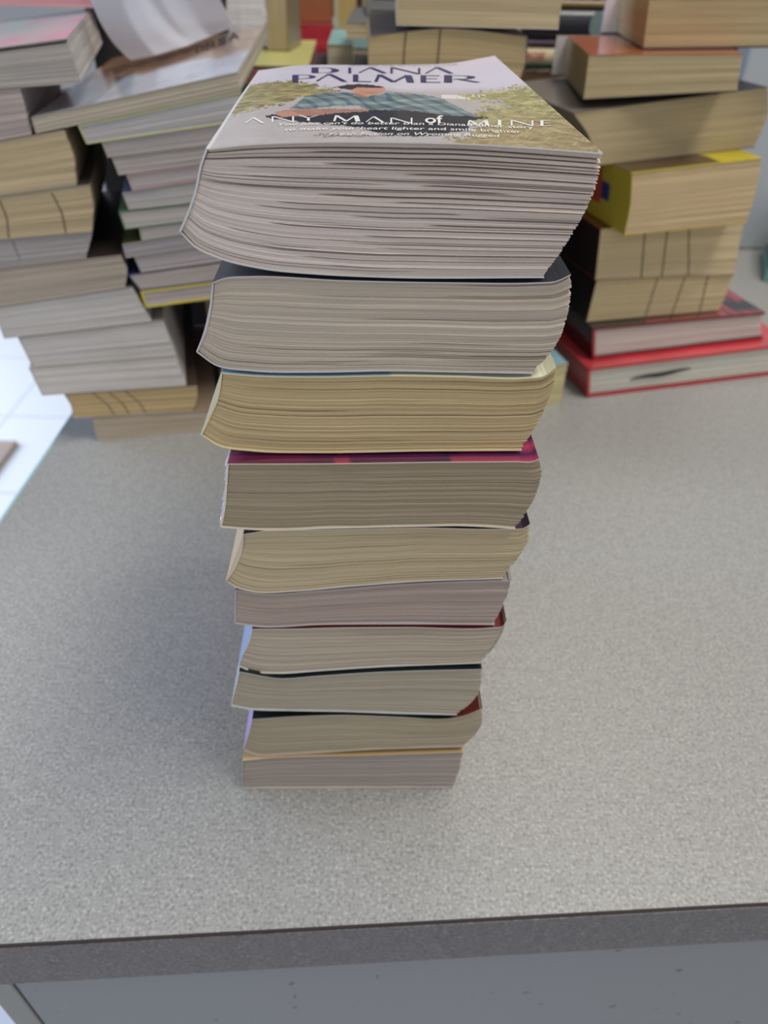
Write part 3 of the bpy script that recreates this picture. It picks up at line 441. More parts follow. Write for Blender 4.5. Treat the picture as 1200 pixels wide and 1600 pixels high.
E0, E1 = (-0.269, 0.1161), (1.3, 0.236)
def yfront(x): return E0[1] + (x - E0[0]) * (E1[1] - E0[1]) / (E1[0] - E0[0])
ct = thing('counter', 'grey speckled laminate counter carrying all the stacks of books', 'counter', (0.3, 0.7, -0.036))
def rel(o, root):
    o.location = (-root.location.x, -root.location.y, -root.location.z); return o
rel(prism('worktop', [(E0[0], E0[1]), E1, (1.3, 1.5), (E0[0], 1.5)], -0.0362, 0.0, LAM, ct, 0.0), ct)
rel(prism('front_edge_strip', [(E0[0], E0[1] - 0.0012), (E1[0], E1[1] - 0.0012), (E1[0], E1[1] - 0.0001), (E0[0], E0[1] - 0.0001)], -0.0365, -0.0008, LAME, ct), ct)
rel(prism('seam', [(E0[0], E0[1] - 0.0005), (E1[0], E1[1] - 0.0005), (E1[0], E1[1] + 0.0006), (E0[0], E0[1] + 0.0006)], -0.0006, 0.00015, flat('dark_seam', (52, 44, 40), 0.8), ct), ct)
rel(prism('left_edge_strip', [(E0[0] - 0.0028, E0[1]), (E0[0] - 0.0001, E0[1]), (E0[0] - 0.0001, 1.5), (E0[0] - 0.0028, 1.5)], -0.0362, 0.0004, flat('pale_aqua_edge', (176, 208, 214), 0.25), ct, 0.0009), ct)
cab = thing('cabinet', 'pale grey cabinet under the counter, its plain panel scuffed with small specks', 'cabinet', (0.3, 0.7, -0.9))
def speck_panel():
    mt, nt, b = newmat('scuffed_grey_panel')
    tc = N(nt, 'ShaderNodeTexCoord')
    vo = N(nt, 'ShaderNodeTexNoise'); vo.inputs['Scale'].default_value = 170; vo.inputs['Detail'].default_value = 0
    nt.links.new(tc.outputs['Object'], vo.inputs['Vector'])
    r = N(nt, 'ShaderNodeValToRGB'); e = r.color_ramp.elements
    e[0].position = 0.15; e[0].color = (*lin((84, 84, 88)), 1); e[1].position = 0.20; e[1].color = (*lin((128, 130, 134)), 1)
    nt.links.new(vo.outputs['Fac'], r.inputs['Fac']); nt.links.new(r.outputs['Color'], b.inputs['Base Color'])
    b.inputs['Roughness'].default_value = 0.45
    return mt
PANEL = speck_panel(); STILE = flat('grey_stile', (140, 140, 136), 0.5, 0.06, 25)
def cabq(x0, x1, off, y1=1.45):
    return [(x0, yfront(x0) + off), (x1, yfront(x1) + off), (x1, y1), (x0, y1)]
rel(prism('carcass', cabq(-0.178, 1.25, 0.022), -0.9, -0.0364, STILE, cab), cab)
rel(prism('stile', [(-0.178, yfront(-0.178) + 0.004), (-0.1655, yfront(-0.1655) + 0.004), (-0.1655, yfront(-0.1655) + 0.0215), (-0.178, yfront(-0.178) + 0.0215)], -0.9, -0.037, STILE, cab, 0.001), cab)
rel(prism('front_panel', [(-0.163, yfront(-0.163) + 0.003), (1.25, yfront(1.25) + 0.003), (1.25, yfront(1.25) + 0.0215), (-0.163, yfront(-0.163) + 0.0215)], -0.85, -0.037, PANEL, cab, 0.001), cab)

# ------------------------------------------------------------------ centre stack
YM = rad(2.0); X0 = -0.014
G1 = 'books in the centre stack'
D171 = 0.171
M = {b['n']: b for b in GEO['M']}
def main_book(key, label, pages, cover, seed, **kw):
    b = M[key]
    a = dict(ns=64, nt=110, groove=1.0, group=G1)
    a.update(kw)
    return book((X0, b['y']), YM, b['L'], b['R'], b['T'], b['B'], D171, pages, cover, label, seed=seed, **a)

b1 = main_book('b1', 'thick paperback topping the centre stack, its cover showing a man in a plaid shirt',
          (216, 204, 196), (200, 196, 198), 1, ns=90, nt=230, groove=1.35, make_cover=False, top_back=GEO['TB'],
          sheets=[(0.035, -.1, 1.2, 3, .0050), (0.075, .25, 1.2, 2, .003), (0.105, -.1, 1.2, 3, .0045), (0.15, .3, 1.2, 3, .004), (0.185, .1, .75, 2, .003),
                  (0.21, .5, 1.2, 3, .003), (0.26, .1, 1.2, 2, .003), (0.29, .55, 1.2, 3, .0035), (0.33, .0, .8, 2, .003), (0.37, .3, 1.2, 3, .003), (0.41, .5, 1.2, 2, .002),
                  (0.44, .2, 1.2, 2, .003), (0.49, .15, .7, 2, .0035), (0.53, .4, 1.2, 2, .003), (0.58, .6, 1.2, 3, .003), (0.62, .2, 1.2, 2, .003), (0.67, .45, 1.2, 2, .003),
                  (0.72, .1, 1.2, 2, .0025), (0.77, .5, 1.2, 2, .0025), (0.82, .2, 1.2, 2, .0025), (0.87, .3, 1.2, 2, .002), (0.93, .4, 1.2, 2, .002)])
# --- its cover: printed front, spine and back
Tf = np.array(M['b1']['T']); Tb = np.array(GEO['TB'])
Tfs = spline(M['b1']['T'], 60); Tbs = spline(GEO['TB'], 60)
def front_pt(s, w):
    f = w / D171; a = s * 59
    pf = np.stack([np.interp(a, np.arange(60), Tfs[:, 0]), np.interp(a, np.arange(60), Tfs[:, 1])], -1)
    pb = np.stack([np.interp(a, np.arange(60), Tbs[:, 0]), np.interp(a, np.arange(60), Tbs[:, 1])], -1)
    x = pf[..., 0] * (1 - f) + pb[..., 0] * f
    z = pf[..., 1] * (1 - f) + pb[..., 1] * f
    z = z + 0.0006 * np.sin(np.pi * f) * (1 - s) ** 2
    return x, z
def s_of(u, w):
    f = w / D171; x0 = Tf[0, 0] * (1 - f) + Tb[0, 0] * f; x1 = Tf[-1, 0] * (1 - f) + Tb[-1, 0] * f
    s_ = (u - x0) / (x1 - x0)
    for _ in range(6):
        s_ = np.clip(s_, -.02, 1.02)
        x, _z = front_pt(np.clip(s_, 0, 1), w); s_ = s_ + (u - x) / (x1 - x0)
    return np.clip(s_, 0, 1)

def paint_front(X, Y):
    c = lambda *rgb: np.array(lin(rgb))
    n1 = vnoise(X * 90, Y * 60, 1); n2 = vnoise(X * 400, Y * 300, 2); n3 = vnoise(X * 1500, Y * 420, 3)
    n4 = vnoise(X * 700 + Y * 500, Y * 160 - X * 260, 5)
    k = np.clip((Y - 0.088) / 0.012 + (n1 - .5) * .6, 0, 1)[..., None]
    sky = c(206, 200, 212) * (1 - n1[..., None] * .25) + c(226, 214, 216) * (n1[..., None] * .25)
    pink = np.clip((X - 0.02) / 0.05, 0, 1)[..., None] * np.clip((Y - 0.13) / 0.03, 0, 1)[..., None]
    sky = sky * (1 - .35 * pink) + c(226, 205, 205) * .35 * pink
    road = c(186, 178, 176) * (0.93 + 0.1 * n2[..., None])
    out = sky * k + road * (1 - k)
    def put(poly, col, jit=0.0):
        nonlocal out
        msk = in_poly(X + (n2 - .5) * jit, Y + (n3 - .5) * jit * 2.5, poly)
        out = np.where(msk[..., None], col, out)
    def blades(ang, seed):
        ca, sa = math.cos(ang), math.sin(ang)
        u = X * ca + Y * .8 * sa; v = -X * sa + Y * .8 * ca
        return vnoise(u * 190 + n2 * .6, v * 2300, seed)
    gb = np.maximum.reduce([blades(.35, 11), blades(-.5, 12) * .95, blades(1.1, 13) * .9])
    gd = np.minimum(blades(.2, 14), blades(-.9, 15))
    gmix = np.clip((gb - .45) * 1.8, 0, 1)[..., None]
    gl = c(116, 112, 72) * (1 - gmix) + c(200, 180, 128) * gmix
    gl = gl * (0.7 + .6 * n2[..., None]) * (1 - .45 * np.clip((.22 - gd) * 5, 0, 1)[..., None])
    low = np.clip((.055 - Y) / .03 + (n1 - .5) * 1.5, 0, 1)[..., None]
    gr = c(140, 138, 90) * (1 - gmix) + c(212, 198, 148) * gmix
    gr = gr * (0.75 + .45 * n2[..., None]) * (1 - .5 * np.clip((.25 - gd) * 5, 0, 1)[..., None])
    gr = gr * (1 - .35 * low) + c(150, 112, 96) * .35 * low
    A = GEO['ART']
    put(A['light'], c(226, 218, 214)); put(A['grassL'], gl, .006); put(A['grassR'], gr, .007); put(A['shade'], c(150, 136, 132), .002)
    put(A['jeans'], c(44, 45, 54) * (0.8 + .5 * n2[..., None]), .001)
    fold = vnoise(X * 260 + Y * 120, Y * 90 - X * 60, 21)[..., None]
    pl = c(116, 130, 130) * (0.72 + .55 * fold)
    wob = (n1 - .5) * 3
    sx = (np.sin((X + Y * .3) * 1050 + wob * 2) > .45)[..., None]; sy = (np.sin((Y - X * .4) * 430 + wob * 2) > .5)[..., None]
    pl = np.where(sx, pl * np.array([.5, .62, .8]), pl); pl = np.where(sy, pl * 1.35 + c(40, 44, 24), pl)
    put(A['shirt'], pl, .001); put(A['neck'], c(170, 118, 98)); put(A['arm'], c(172, 128, 110) * (0.85 + .2 * n2[..., None]), .001)
    put(A['hand'], c(190, 142, 122)); put(A['face'], c(196, 146, 126) * (0.80 + .34 * vnoise(X * 420, Y * 130, 31)[..., None])); put(A['hair'], c(58, 50, 50), .001)
    bd = (X < Tf[0, 0] + (Tb[0, 0] - Tf[0, 0]) * Y / D171 + .0010)[..., None]
    return np.where(bd, c(214, 212, 210), out)

def fine_cover():
    nS, nW = 460, 300
    s = np.linspace(0, 1, nS); w = np.linspace(-0.0003, D171, nW)
    S, W_ = np.meshgrid(s, w)
    X, Z = front_pt(S, W_)
    col = paint_front(X, W_)
    n = nS * nW
    top = np.stack([X, W_, Z + 0.00002], -1).reshape(-1, 3); bot = np.stack([X, W_, Z - 0.00035], -1).reshape(-1, 3)
    V = np.concatenate([top, bot]); i = np.arange(n).reshape(nW, nS)
    a, b_, c_, d = i[:-1, :-1].ravel(), i[:-1, 1:].ravel(), i[1:, 1:].ravel(), i[1:, :-1].ravel()
    F = np.stack([a, b_, c_, d], -1).tolist() + (np.stack([d, c_, b_, a], -1) + n).tolist()
    rimc = np.array(lin((222, 218, 212)))
    C = np.concatenate([col.reshape(-1, 3), np.ones((n, 1)) * rimc])
    ring = np.concatenate([i[0, :], i[1:, -1], i[-1, -2::-1], i[-2:0:-1, 0]])
    k = len(ring); base = 2 * n
    V = np.concatenate([V, top[ring], bot[ring]]); C = np.concatenate([C, np.ones((2 * k, 1)) * rimc])
    for q in range(k):
        F.append((base + q, base + k + q, base + k + (q + 1) % k, base + (q + 1) % k))
    o = mesh_obj('front_cover', V, F, COVER, b1, C, smooth=False)
    return o
fc = fine_cover()
fc['label'] = 'printed front cover with a man in a plaid shirt lying in dry grass'

def strip_cover(name, root, path, nrm, th, depth, rgb, rim, warpf=None, nw=12):
    """a thin bent sheet: path points, outward normals, run back along the book"""
    v, c, f = [], [], []; Mn = len(path); pr = np.array(lin(rgb)); rr = np.array(lin(rim))
    for w in np.linspace(-0.0003, depth, nw):
        for off in (0, th):
            for q in range(Mn):
                p = path[q] - nrm[q] * off
                if warpf: p = warpf(p, q / (Mn - 1), w)
                v.append((p[0], w, p[1])); c.append(pr if off == 0 else rr)
    for k in range(nw - 1):
        a = 2 * Mn * k; b_ = a + 2 * Mn
        for q in range(Mn - 1):
            f.append((a + q, b_ + q, b_ + q + 1, a + q + 1)); f.append((a + Mn + q, a + Mn + q + 1, b_ + Mn + q + 1, b_ + Mn + q))
        f.append((a, a + Mn, b_ + Mn, b_)); f.append((a + Mn - 1, b_ + Mn - 1, b_ + 2 * Mn - 1, a + 2 * Mn - 1))
    for e in (0, nw - 1):
        st_ = len(v)
        for q in range(2 * Mn): v.append(v[e * 2 * Mn + q]); c.append(rr)
        for q in range(Mn - 1):
            f.append((st_ + q, st_ + q + 1, st_ + Mn + q + 1, st_ + Mn + q))
    return mesh_obj(name, v, f, COVER, root, c)
Lp = spline(M['b1']['L'], 40); tn = np.gradient(Lp, axis=0); tn /= np.linalg.norm(tn, axis=1)[:, None]
nL = np.stack([tn[:, 1], -tn[:, 0]], -1)
def wsp(p, q, w):
    f = w / D171; return np.array([p[0] + (Tb[0, 0] - Tf[0, 0]) * f * (1 - q), p[1] + (Tb[0, 1] - Tf[0, 1]) * f * (1 - q)])
strip_cover('spine', b1, Lp + nL * 0.00025, nL, 0.0006, D171, (214, 214, 216), (208, 208, 208), wsp)
Bp_ = spline(M['b1']['B'], 60)
strip_cover('back_cover', b1, Bp_, np.tile([0, -1.0], (60, 1)), 0.00035, D171, (190, 186, 186), (205, 203, 200))

# --- lettering
TH, TN = 0.24, 0.075
def glyph(ch):
    """strokes: list of (points, width, mode) in a unit box; mode h offsets sideways, v offsets upright"""
    g = {
     'I': [([(.5, 0), (.5, 1)], .5, 'h')],
     'V': [([(0, 0), (.42, 1)], TN, 'h'), ([(.42, 1), (.95, 0)], TH * .75, 'h')],
     'N': [([(.06, 0), (.06, 1)], TN, 'h'), ([(.06, 1), (.94, 0)], TH * .7, 'h'), ([(.94, 0), (.94, 1)], TN, 'h')],
     'M': [([(.05, 0), (.14, 1)], TN * 1.1, 'h'), ([(.14, 1), (.5, 0)], TH * .55, 'h'), ([(.5, 0), (.84, 1)], TN * 1.1, 'h'), ([(.86, 1), (.93, 0)], TH * .75, 'h')],
     'Y': [([(0, 1), (.45, .5)], TH * .7, 'h'), ([(1, 1), (.5, .5)], TN, 'h'), ([(.48, .5), (.48, 0)], TH * .6, 'h')],
     'L': [([(.16, 0), (.16, 1)], TH * 1.2, 'h'), ([(.1, .04), (1, .04)], .07, 'v')],
     'E': [([(.14, 0), (.14, 1)], TH * 1.1, 'h'), ([(.1, .04), (.95, .04)], .07, 'v'), ([(.1, .96), (.9, .96)], .07, 'v'), ([(.1, .52), (.8, .52)], .06, 'v')],
     'D': [([(.14, 0), (.14, 1)], TH, 'h')], 'P': [([(.14, 0), (.14, 1)], TH, 'h')],
     'R': [([(.12, 0), (.12, 1)], TH, 'h'), ([(.4, .5), (1.0, 0)], TH * .7, 'h')],
     'S': [([(.9, .85), (.5, .97), (.12, .8), (.2, .58), (.75, .42), (.9, .2), (.5, .03), (.08, .16)], .2, 'v')],
     'A': [([(0, 0), (.5, 1)], .2, 'h'), ([(.5, 1), (1, 0)], .2, 'h'), ([(.2, .35), (.8, .35)], .16, 'v')],
    }[ch]
    polys = []
    for pts, wd, md in g:
        for (x0, y0), (x1, y1) in zip(pts[:-1], pts[1:]):
            h = wd / 2; n = 5
            for k in range(n):
                a, b_ = k / n, (k + 1) / n
                p, q = (x0 + (x1 - x0) * a, y0 + (y1 - y0) * a), (x0 + (x1 - x0) * b_, y0 + (y1 - y0) * b_)
                polys.append([(p[0]-h, p[1]), (p[0]+h, p[1]), (q[0]+h, q[1]), (q[0]-h, q[1])] if md == 'h' else
                             [(p[0], p[1]-h), (p[0], p[1]+h), (q[0], q[1]+h), (q[0], q[1]-h)])
    if ch in 'DPR':
        lo, hi = (0.0, 1.0) if ch == 'D' else (.42, 1.0)
        cy, ry = (lo + hi) / 2, (hi - lo) / 2; n = 18
        for k in range(n):
            a, b_ = math.pi * (k / n - .5), math.pi * ((k + 1) / n - .5)
            w0 = .06 + (.2 if ch == 'D' else .17) * math.cos(a) ** 2; w1 = .06 + (.2 if ch == 'D' else .17) * math.cos(b_) ** 2
            ro = .72 if ch == 'D' else .66; cx = .26
            P_ = lambda a, w: ((cx + ro * math.cos(a), cy + ry * math.sin(a)), (cx + (ro - w) * math.cos(a), cy + (ry - .045) * math.sin(a)))
            (o0, i0), (o1, i1) = P_(a, w0), P_(b_, w1)
            polys.append([o0, o1, i1, i0])
    return polys

def lettering(name, root, letters, mat, zf, lift=0.0002):
    v, f = [], []
    for ch, (c00, c10, c11, c01) in letters:
        for poly in glyph(ch):
            b_ = len(v)
            for (x, y) in poly:
                u = (c00[0]*(1-x)+c10[0]*x)*(1-y) + (c01[0]*(1-x)+c11[0]*x)*y
                w = (c00[1]*(1-x)+c10[1]*x)*(1-y) + (c01[1]*(1-x)+c11[1]*x)*y
                v.append((u, w, zf(u, w) + lift))
            p = v[b_:]
            ar = sum(p[i][0]*p[(i+1) % 4][1] - p[(i+1) % 4][0]*p[i][1] for i in range(4))
            f.append((b_, b_+1, b_+2, b_+3) if ar > 0 else (b_+3, b_+2, b_+1, b_))
    return mesh_obj(name, v, f, mat, root)
def z_b1(u, w):
    s_ = s_of(np.array([u]), np.array([w])); return float(front_pt(s_, np.array([w]))[1][0])
INK = flat('violet_ink', (58, 54, 92), 0.35); WHITE = flat('white_ink', (236, 234, 230), 0.35)
lettering('author_lettering', b1, GEO['LET']['author'], INK, z_b1)
lettering('title_lettering', b1, GEO['LET']['title'], WHITE, z_b1)

def text_mesh(name, root, body, p0, p1, height, mat, zf, shear=0.0, bold=0.0, lift=0.0003):
    cu = bpy.data.curves.new('tmp_text', 'FONT'); cu.body = body; cu.size = 1.0; cu.shear = shear; cu.offset = bold
    cu.resolution_u = 3
    to = bpy.data.objects.new('tmp_text', cu); COL.objects.link(to)
    bpy.context.view_layer.update()
    ev = to.evaluated_get(bpy.context.evaluated_depsgraph_get()); me = ev.to_mesh()
    vs_ = np.array([v_.co[:] for v_ in me.vertices]); fs = [tuple(p.vertices) for p in me.polygons]
    ev.to_mesh_clear(); bpy.data.objects.remove(to); bpy.data.curves.remove(cu)
    x0, x1 = vs_[:, 0].min(), vs_[:, 0].max()
    d = np.array(p1) - np.array(p0); ln = np.linalg.norm(d); d = d / ln; nn = np.array([-d[1], d[0]])
    out = []
    for x, y, _ in vs_:
        q = np.array(p0) + d * ((x - x0) / (x1 - x0) * ln) + nn * (y * height)
        out.append((q[0], q[1], zf(q[0], q[1]) + lift))
    return mesh_obj(name, out, fs, mat, root)
TX = GEO['TX']
for k in range(3):
    text_mesh('tagline_lettering', b1, TX[k][0], TX[k][1], TX[k][2], 0.0058, WHITE, z_b1, 0.25 if k < 2 else 0.5, 0.004)
text_mesh('title_lettering', b1, 'of', (TX[3][1][0] + .001, TX[3][1][1] + .002), (TX[3][2][0], TX[3][2][1] + .002), 0.018, WHITE, z_b1, 0.5, 0.015)
text_mesh('tagline_lettering', b1, TX[4][0], TX[4][1], TX[4][2], 0.0034, INK, z_b1, 0, 0.0)

PUR = lambda part, a, b, base: base if part else np.array(lin((96, 26, 62))) * (1 - min(1, a * 1.1)) + np.array(lin((54, 30, 74))) * min(1, a * 1.1) + \
    (np.array(lin((190, 60, 70))) * .8 if (vnoise(np.array([a * 9.0]), np.array([b * 60.0]), 4)[0] > .72 and a > .35) else np.array(lin((120, 26, 62))) * .35 * vnoise(np.array([a * 14.0]), np.array([b * 120.0]), 8)[0])
main_book('b2', 'thick charcoal-covered paperback directly under the book with the man on its cover', (196, 184, 168), (50, 52, 60), 2,
          nt=150, groove=1.2, spine_rgb=(206, 204, 216), rim=(200, 198, 200), chord=.35)
main_book('b3', 'yellowish-paged thick paperback with a white and pale blue cover in the centre stack', (196, 176, 136), (196, 204, 200), 3,
          nt=130, spine_rgb=(214, 226, 228), rim=(226, 214, 170), chord=.9,
          covf=lambda part, a, b, base: (np.array(lin((150, 180, 196))) if a < .5 else np.array(lin((232, 232, 206)))) if part == 0 else base)
main_book('b4', 'paperback with a torn white spine and crimson and purple cover in the centre stack', (164, 150, 128), (96, 26, 62), 4,
          nt=130, groove=.8, spine_rgb=(212, 200, 206), rim=(224, 216, 196), covf=PUR, nw=40, ragged=.0004, chord=.2, mat=GLOSS)
main_book('b5', 'tan-paged paperback with a peach spine below the book with the torn spine', (196, 180, 148), (58, 44, 58), 5,
          nt=110, groove=1.3, spine_rgb=(222, 188, 140), rim=(210, 200, 186), chord=.9)
main_book('b6', 'thin pinkish-grey paperback below the peach-spined one, a dark line running along its page edges', (176, 160, 150), (150, 140, 138), 6,
          nt=90, groove=.6, rim=(196, 192, 190), sheets=[(0.52, -.1, 1.2, 1, .0015)])
main_book('b7', 'paperback with a pale blue spine and dark red cover in the lower centre stack', (188, 176, 158), (110, 42, 42), 7,
          nt=90, spine_rgb=(160, 186, 232), rim=(214, 210, 204), chord=.9)
main_book('b8', 'grey paperback with a white spine and black cover in the lower centre stack', (176, 166, 148), (24, 34, 34), 8,
          nt=90, groove=.5, spine_rgb=(208, 214, 224), rim=(208, 210, 208), chord=.5)
main_book('b9', 'paperback with a lilac spine and black cover, second from the bottom of the centre stack', (176, 164, 142), (22, 26, 24), 9,
          nt=80, groove=.4, spine_rgb=(206, 180, 232), rim=(190, 182, 168), chord=.9,
          covf=lambda part, a, b, base: (np.array(lin((96, 40, 36))) if a > .85 else base) if part == 0 else base)
main_book('b10', 'thin grey paperback with a tan cover, lowest of the centre stack', (170, 160, 152), (206, 172, 120), 10,
          nt=60, groove=.3, rim=(196, 190, 180))

# ------------------------------------------------------------------ background stacks
def quad_book(S, key, label, pages, cover, depth=0.171, **kw):
    n, q, dy, yw = [b for b in S['books'] if b[0] == key][0]
    TL, TR, BR, BL = [list(p_) for p_ in q]
    up = kw.pop('up', 0.0); BL[1] += up; BR[1] += up
    bow = kw.pop('bow', 0.0)
    mL = [(TL[0] + BL[0]) / 2 + bow, (TL[1] + BL[1]) / 2]; mR = [(TR[0] + BR[0]) / 2 + bow, (TR[1] + BR[1]) / 2]
    a = dict(seed=sum(map(ord, key))); a.update(kw)
    return book((S['x'], S['y'] + dy), rad(yw), [TL, mL, BL], [TR, mR, BR], [TL, TR], [BL, BR], depth, pages, cover, label, **a)
SA, SB, SC = GEO['BG']['A'], GEO['BG']['B'], GEO['BG']['C']
GA = 'books in the left-hand stack'
PEN = lambda *xs: [(x, .012, 0, 1, sl) for x, sl in xs]
quad_book(SA, 'A11', 'beige paperback, lowest of the left-hand stack and resting on the counter', (186, 172, 152), (150, 130, 110), group=GA, spine='right')
quad_book(SA, 'A10', 'tan paperback with three slanting dark pen strokes near the bottom of the left-hand stack', (196, 172, 128), (74, 62, 52), group=GA, ns=120, marks=PEN((.20, .14), (.32, .14), (.44, .16)), bow=.002)
quad_book(SA, 'A9', 'pale grey paperback directly on the tan book with three pen strokes', (214, 208, 202), (214, 212, 206), group=GA)
quad_book(SA, 'A8', 'grey paperback second above the tan book with three pen strokes', (204, 200, 196), (150, 148, 144), group=GA)
quad_book(SA, 'A7', 'thick grey paperback in the middle of the left-hand stack, third above the pen-marked tan book', (198, 194, 190), (120, 116, 112), group=GA)
quad_book(SA, 'A6', 'brownish-grey paperback just under the grey one with a slanting pencil line', (176, 164, 150), (56, 48, 44), group=GA, bow=.003)
quad_book(SA, 'A5', 'dull grey paperback with a short slanting pencil line across its page edges', (166, 160, 158), (52, 48, 50), group=GA, ns=120, marks=[(.42, .01, 0, .8, .1)], marks_rgb=(92, 84, 84))
quad_book(SA, 'A4', 'tan paperback with two dark upright pen strokes in the left-hand stack', (188, 170, 136), (70, 66, 62), group=GA, ns=120, marks=[(.42, .012, .05, 1, .04), (.75, .012, .05, 1, .08)], bow=.002)
quad_book(SA, 'A3', 'thick tan paperback with a black back cover, above the tan book with two pen strokes', (190, 172, 138), (150, 60, 56), group=GA, back_rgb=(44, 44, 42), bow=.002)
quad_book(SA, 'A2', 'narrow greyish-pink paperback second from the top of the left-hand stack', (176, 164, 158), (140, 130, 126), group=GA, back_rgb=(168, 80, 76))
REFLECTED = lambda part, a, b, base: (np.array(lin((206, 196, 206))) + np.array([.18, -.04, .02]) * (vnoise(np.array([a * 7.]), np.array([b * 9.]), 2)[0] - .5) * 2 + np.array([-.1, .14, .02]) * (vnoise(np.array([a * 9.]), np.array([b * 7.]), 9)[0] - .5) * 2).clip(0, 1) if part == 0 else base  # magenta and green reflections painted into the cover colour
quad_book(SA, 'A1', 'thick glossy-covered paperback topmost of the left-hand stack, beside the curled white paper', (172, 166, 160), (206, 198, 206), depth=.2, group=GA, mat=GLOSS, covf=REFLECTED, nw=30, nt=40, groove=.6,
          sheets=[(.06, -.1, 1.2, 2, .004)])
a0 = book((-0.335, 0.674), rad(3), [(0, .305), (0, .2808)], [(.105, .305), (.105, .2808)], [(0, .305), (.105, .305)], [(0, .2808), (.105, .2808)], .171,
     (214, 160, 164), (226, 200, 212), 'pinkish book lying on the back of the glossy paperback at top left', group=GA, seed=77, mat=GLOSS, back_rgb=(60, 58, 60))

GB = 'thin books in the slanting stack behind the left-hand one'
BB = lambda k, lab, pg, cv, **kw: quad_book(SB, k, lab, pg, cv, group=GB, **kw)
BB('B11', 'pinkish-grey thin book with a yellow cover, lowest of the slanting stack', (186, 174, 170), (222, 206, 84), rim=(226, 210, 70), th=.0012, back_rgb=(190, 180, 170))
BB('B10', 'grey thin book with a navy cover, resting on the yellow-covered one', (184, 174, 168), (40, 42, 92), rim=(64, 62, 110), th=.0005)
BB('B9', 'thin grey book just above the navy-covered one in the slanting stack', (178, 170, 170), (62, 58, 110))
BB('B8', 'thin grey book with an olive cover in the slanting stack', (164, 158, 160), (88, 92, 44))
BB('B7', 'short pale grey book set back above the olive-covered one', (184, 178, 174), (160, 158, 154))
BB('B6', 'thin light grey book with a green cover in the slanting stack', (184, 178, 172), (66, 118, 84), rim=(84, 126, 96), th=.0006)
BB('B5', 'thin grey book with a blue cover corner, above the green-covered one', (180, 176, 174), (104, 128, 172))
BB('B4', 'thin grey book with a pink cover edge in the slanting stack', (178, 170, 168), (206, 160, 168), rim=(206, 164, 170), th=.0005)
BB('B3', 'plain thin grey book, fourth from the top of the slanting stack', (176, 168, 164), (110, 106, 108))
BB('B2', 'thin grey book second below the large photo-covered one', (172, 164, 162), (96, 94, 100))
BB('B1', 'grey book with a lime-green cover edge, directly under the large photo-covered book', (184, 180, 180), (206, 212, 140), nt=24, rim=(208, 212, 150), th=.0006)
def b0col(part, a, b, base):
    if part != 0: return base
    n_ = vnoise(np.array([a * 12.]), np.array([b * 10.]), 3)[0]; n2_ = vnoise(np.array([a * 30.]), np.array([b * 22.]), 6)[0]
    c1 = np.array(lin((196, 204, 220))) * (.75 + .5 * n_); c2 = np.array(lin((168, 128, 100))) * (.55 + .8 * n2_)
    if a < .3: c1 = c1 * .6 + np.array(lin((110, 96, 80))) * .3
    k = min(1, max(0, (b - .25 - .2 * n_) / .12)); return (c1 * (1 - k) + c2 * k).clip(0, .9)
b0 = quad_book(SB, 'B0', 'large paperback with a glossy photo cover, topmost of the slanting stack under the curled paper', (186, 176, 158), (180, 180, 190), depth=.205, shear=.19, group=GB,
          covf=b0col, nw=40, mat=GLOSS, rim=(188, 184, 176), ns=20)
q0 = [b for b in SB['books'] if b[0] == 'B0'][0][1]
zb0 = lambda u, w: q0[0][1] + (q0[1][1] - q0[0][1]) * (u - q0[0][0]) / (q0[1][0] - q0[0][0])
lettering('title_lettering', b0, GEO['B0L'], flat('black_ink', (22, 20, 20), .4), zb0, .0006)
# dark books that carry the slanting stack; near-black ones stand in for deep shade
zz = 0.0003
def plain(x, y, yaw, w, z0, z1, depth, pages, cover, label, **kw):
    return book((x, y), rad(yaw), [(0, z1), (0, z0)], [(w, z1), (w, z0)], [(0, z1), (w, z1)], [(0, z0), (w, z0)], depth, pages, cover, label, **kw)
GU = 'dark books under the slanting stack'
plain(-.146, .577, 14, .115, .0003, .030, .150, (130, 60, 56), (120, 34, 36), 'dark red book on the counter under the slanting stack of thin books', group=GU, seed=301)
plain(-.147, .583, 14, .12, .0306, .058, .140, (60, 54, 50), (30, 28, 30), 'book coloured black as deep shade, lying on the dark red one behind the centre stack', group=GU, seed=302)
plain(-.152, .583, 14, .12, .0586, .092, .130, (150, 118, 88), (70, 48, 38), 'brown paperback below the shade-black books under the slanting stack', group=GU, seed=303)
plain(-.158, .572, 14, .12, .0926, .1105, .150, (40, 38, 36), (24, 24, 26), 'book coloured black as deep shade, directly under the yellow-covered thin book', group=GU, seed=304)

# curled sheet of paper
pg = np.array(GEO['PG']); nj, ni = pg.shape[:2]
base = pg[0, ni // 2].copy()
v = (pg - base).reshape(-1, 3); f = [(j*ni+i, j*ni+i+1, (j+1)*ni+i+1, (j+1)*ni+i) for j in range(nj-1) for i in range(ni-1)]
def paper_mat():
    mt, nt, b = newmat('thin_white_paper')
    b.inputs['Base Color'].default_value = (*lin((226, 228, 234)), 1); b.inputs['Roughness'].default_value = .4
    b.inputs['Transmission Weight'].default_value = 0.0
    tr = N(nt, 'ShaderNodeBsdfTranslucent'); tr.inputs[0].default_value = (.8, .82, .86, 1)
    mx = N(nt, 'ShaderNodeMixShader'); mx.inputs[0].default_value = .35
    out = [x for x in nt.nodes if x.type == 'OUTPUT_MATERIAL'][0]
    nt.links.new(b.outputs[0], mx.inputs[1]); nt.links.new(tr.outputs[0], mx.inputs[2]); nt.links.new(mx.outputs[0], out.inputs[0])
    return mt
pp = mesh_obj('paper_sheet', v, f, paper_mat(), smooth=True); pp.location = base + np.array([0, 0, .004])
sm = pp.modifiers.new('s', 'SUBSURF'); sm.levels = 1; sm.render_levels = 2
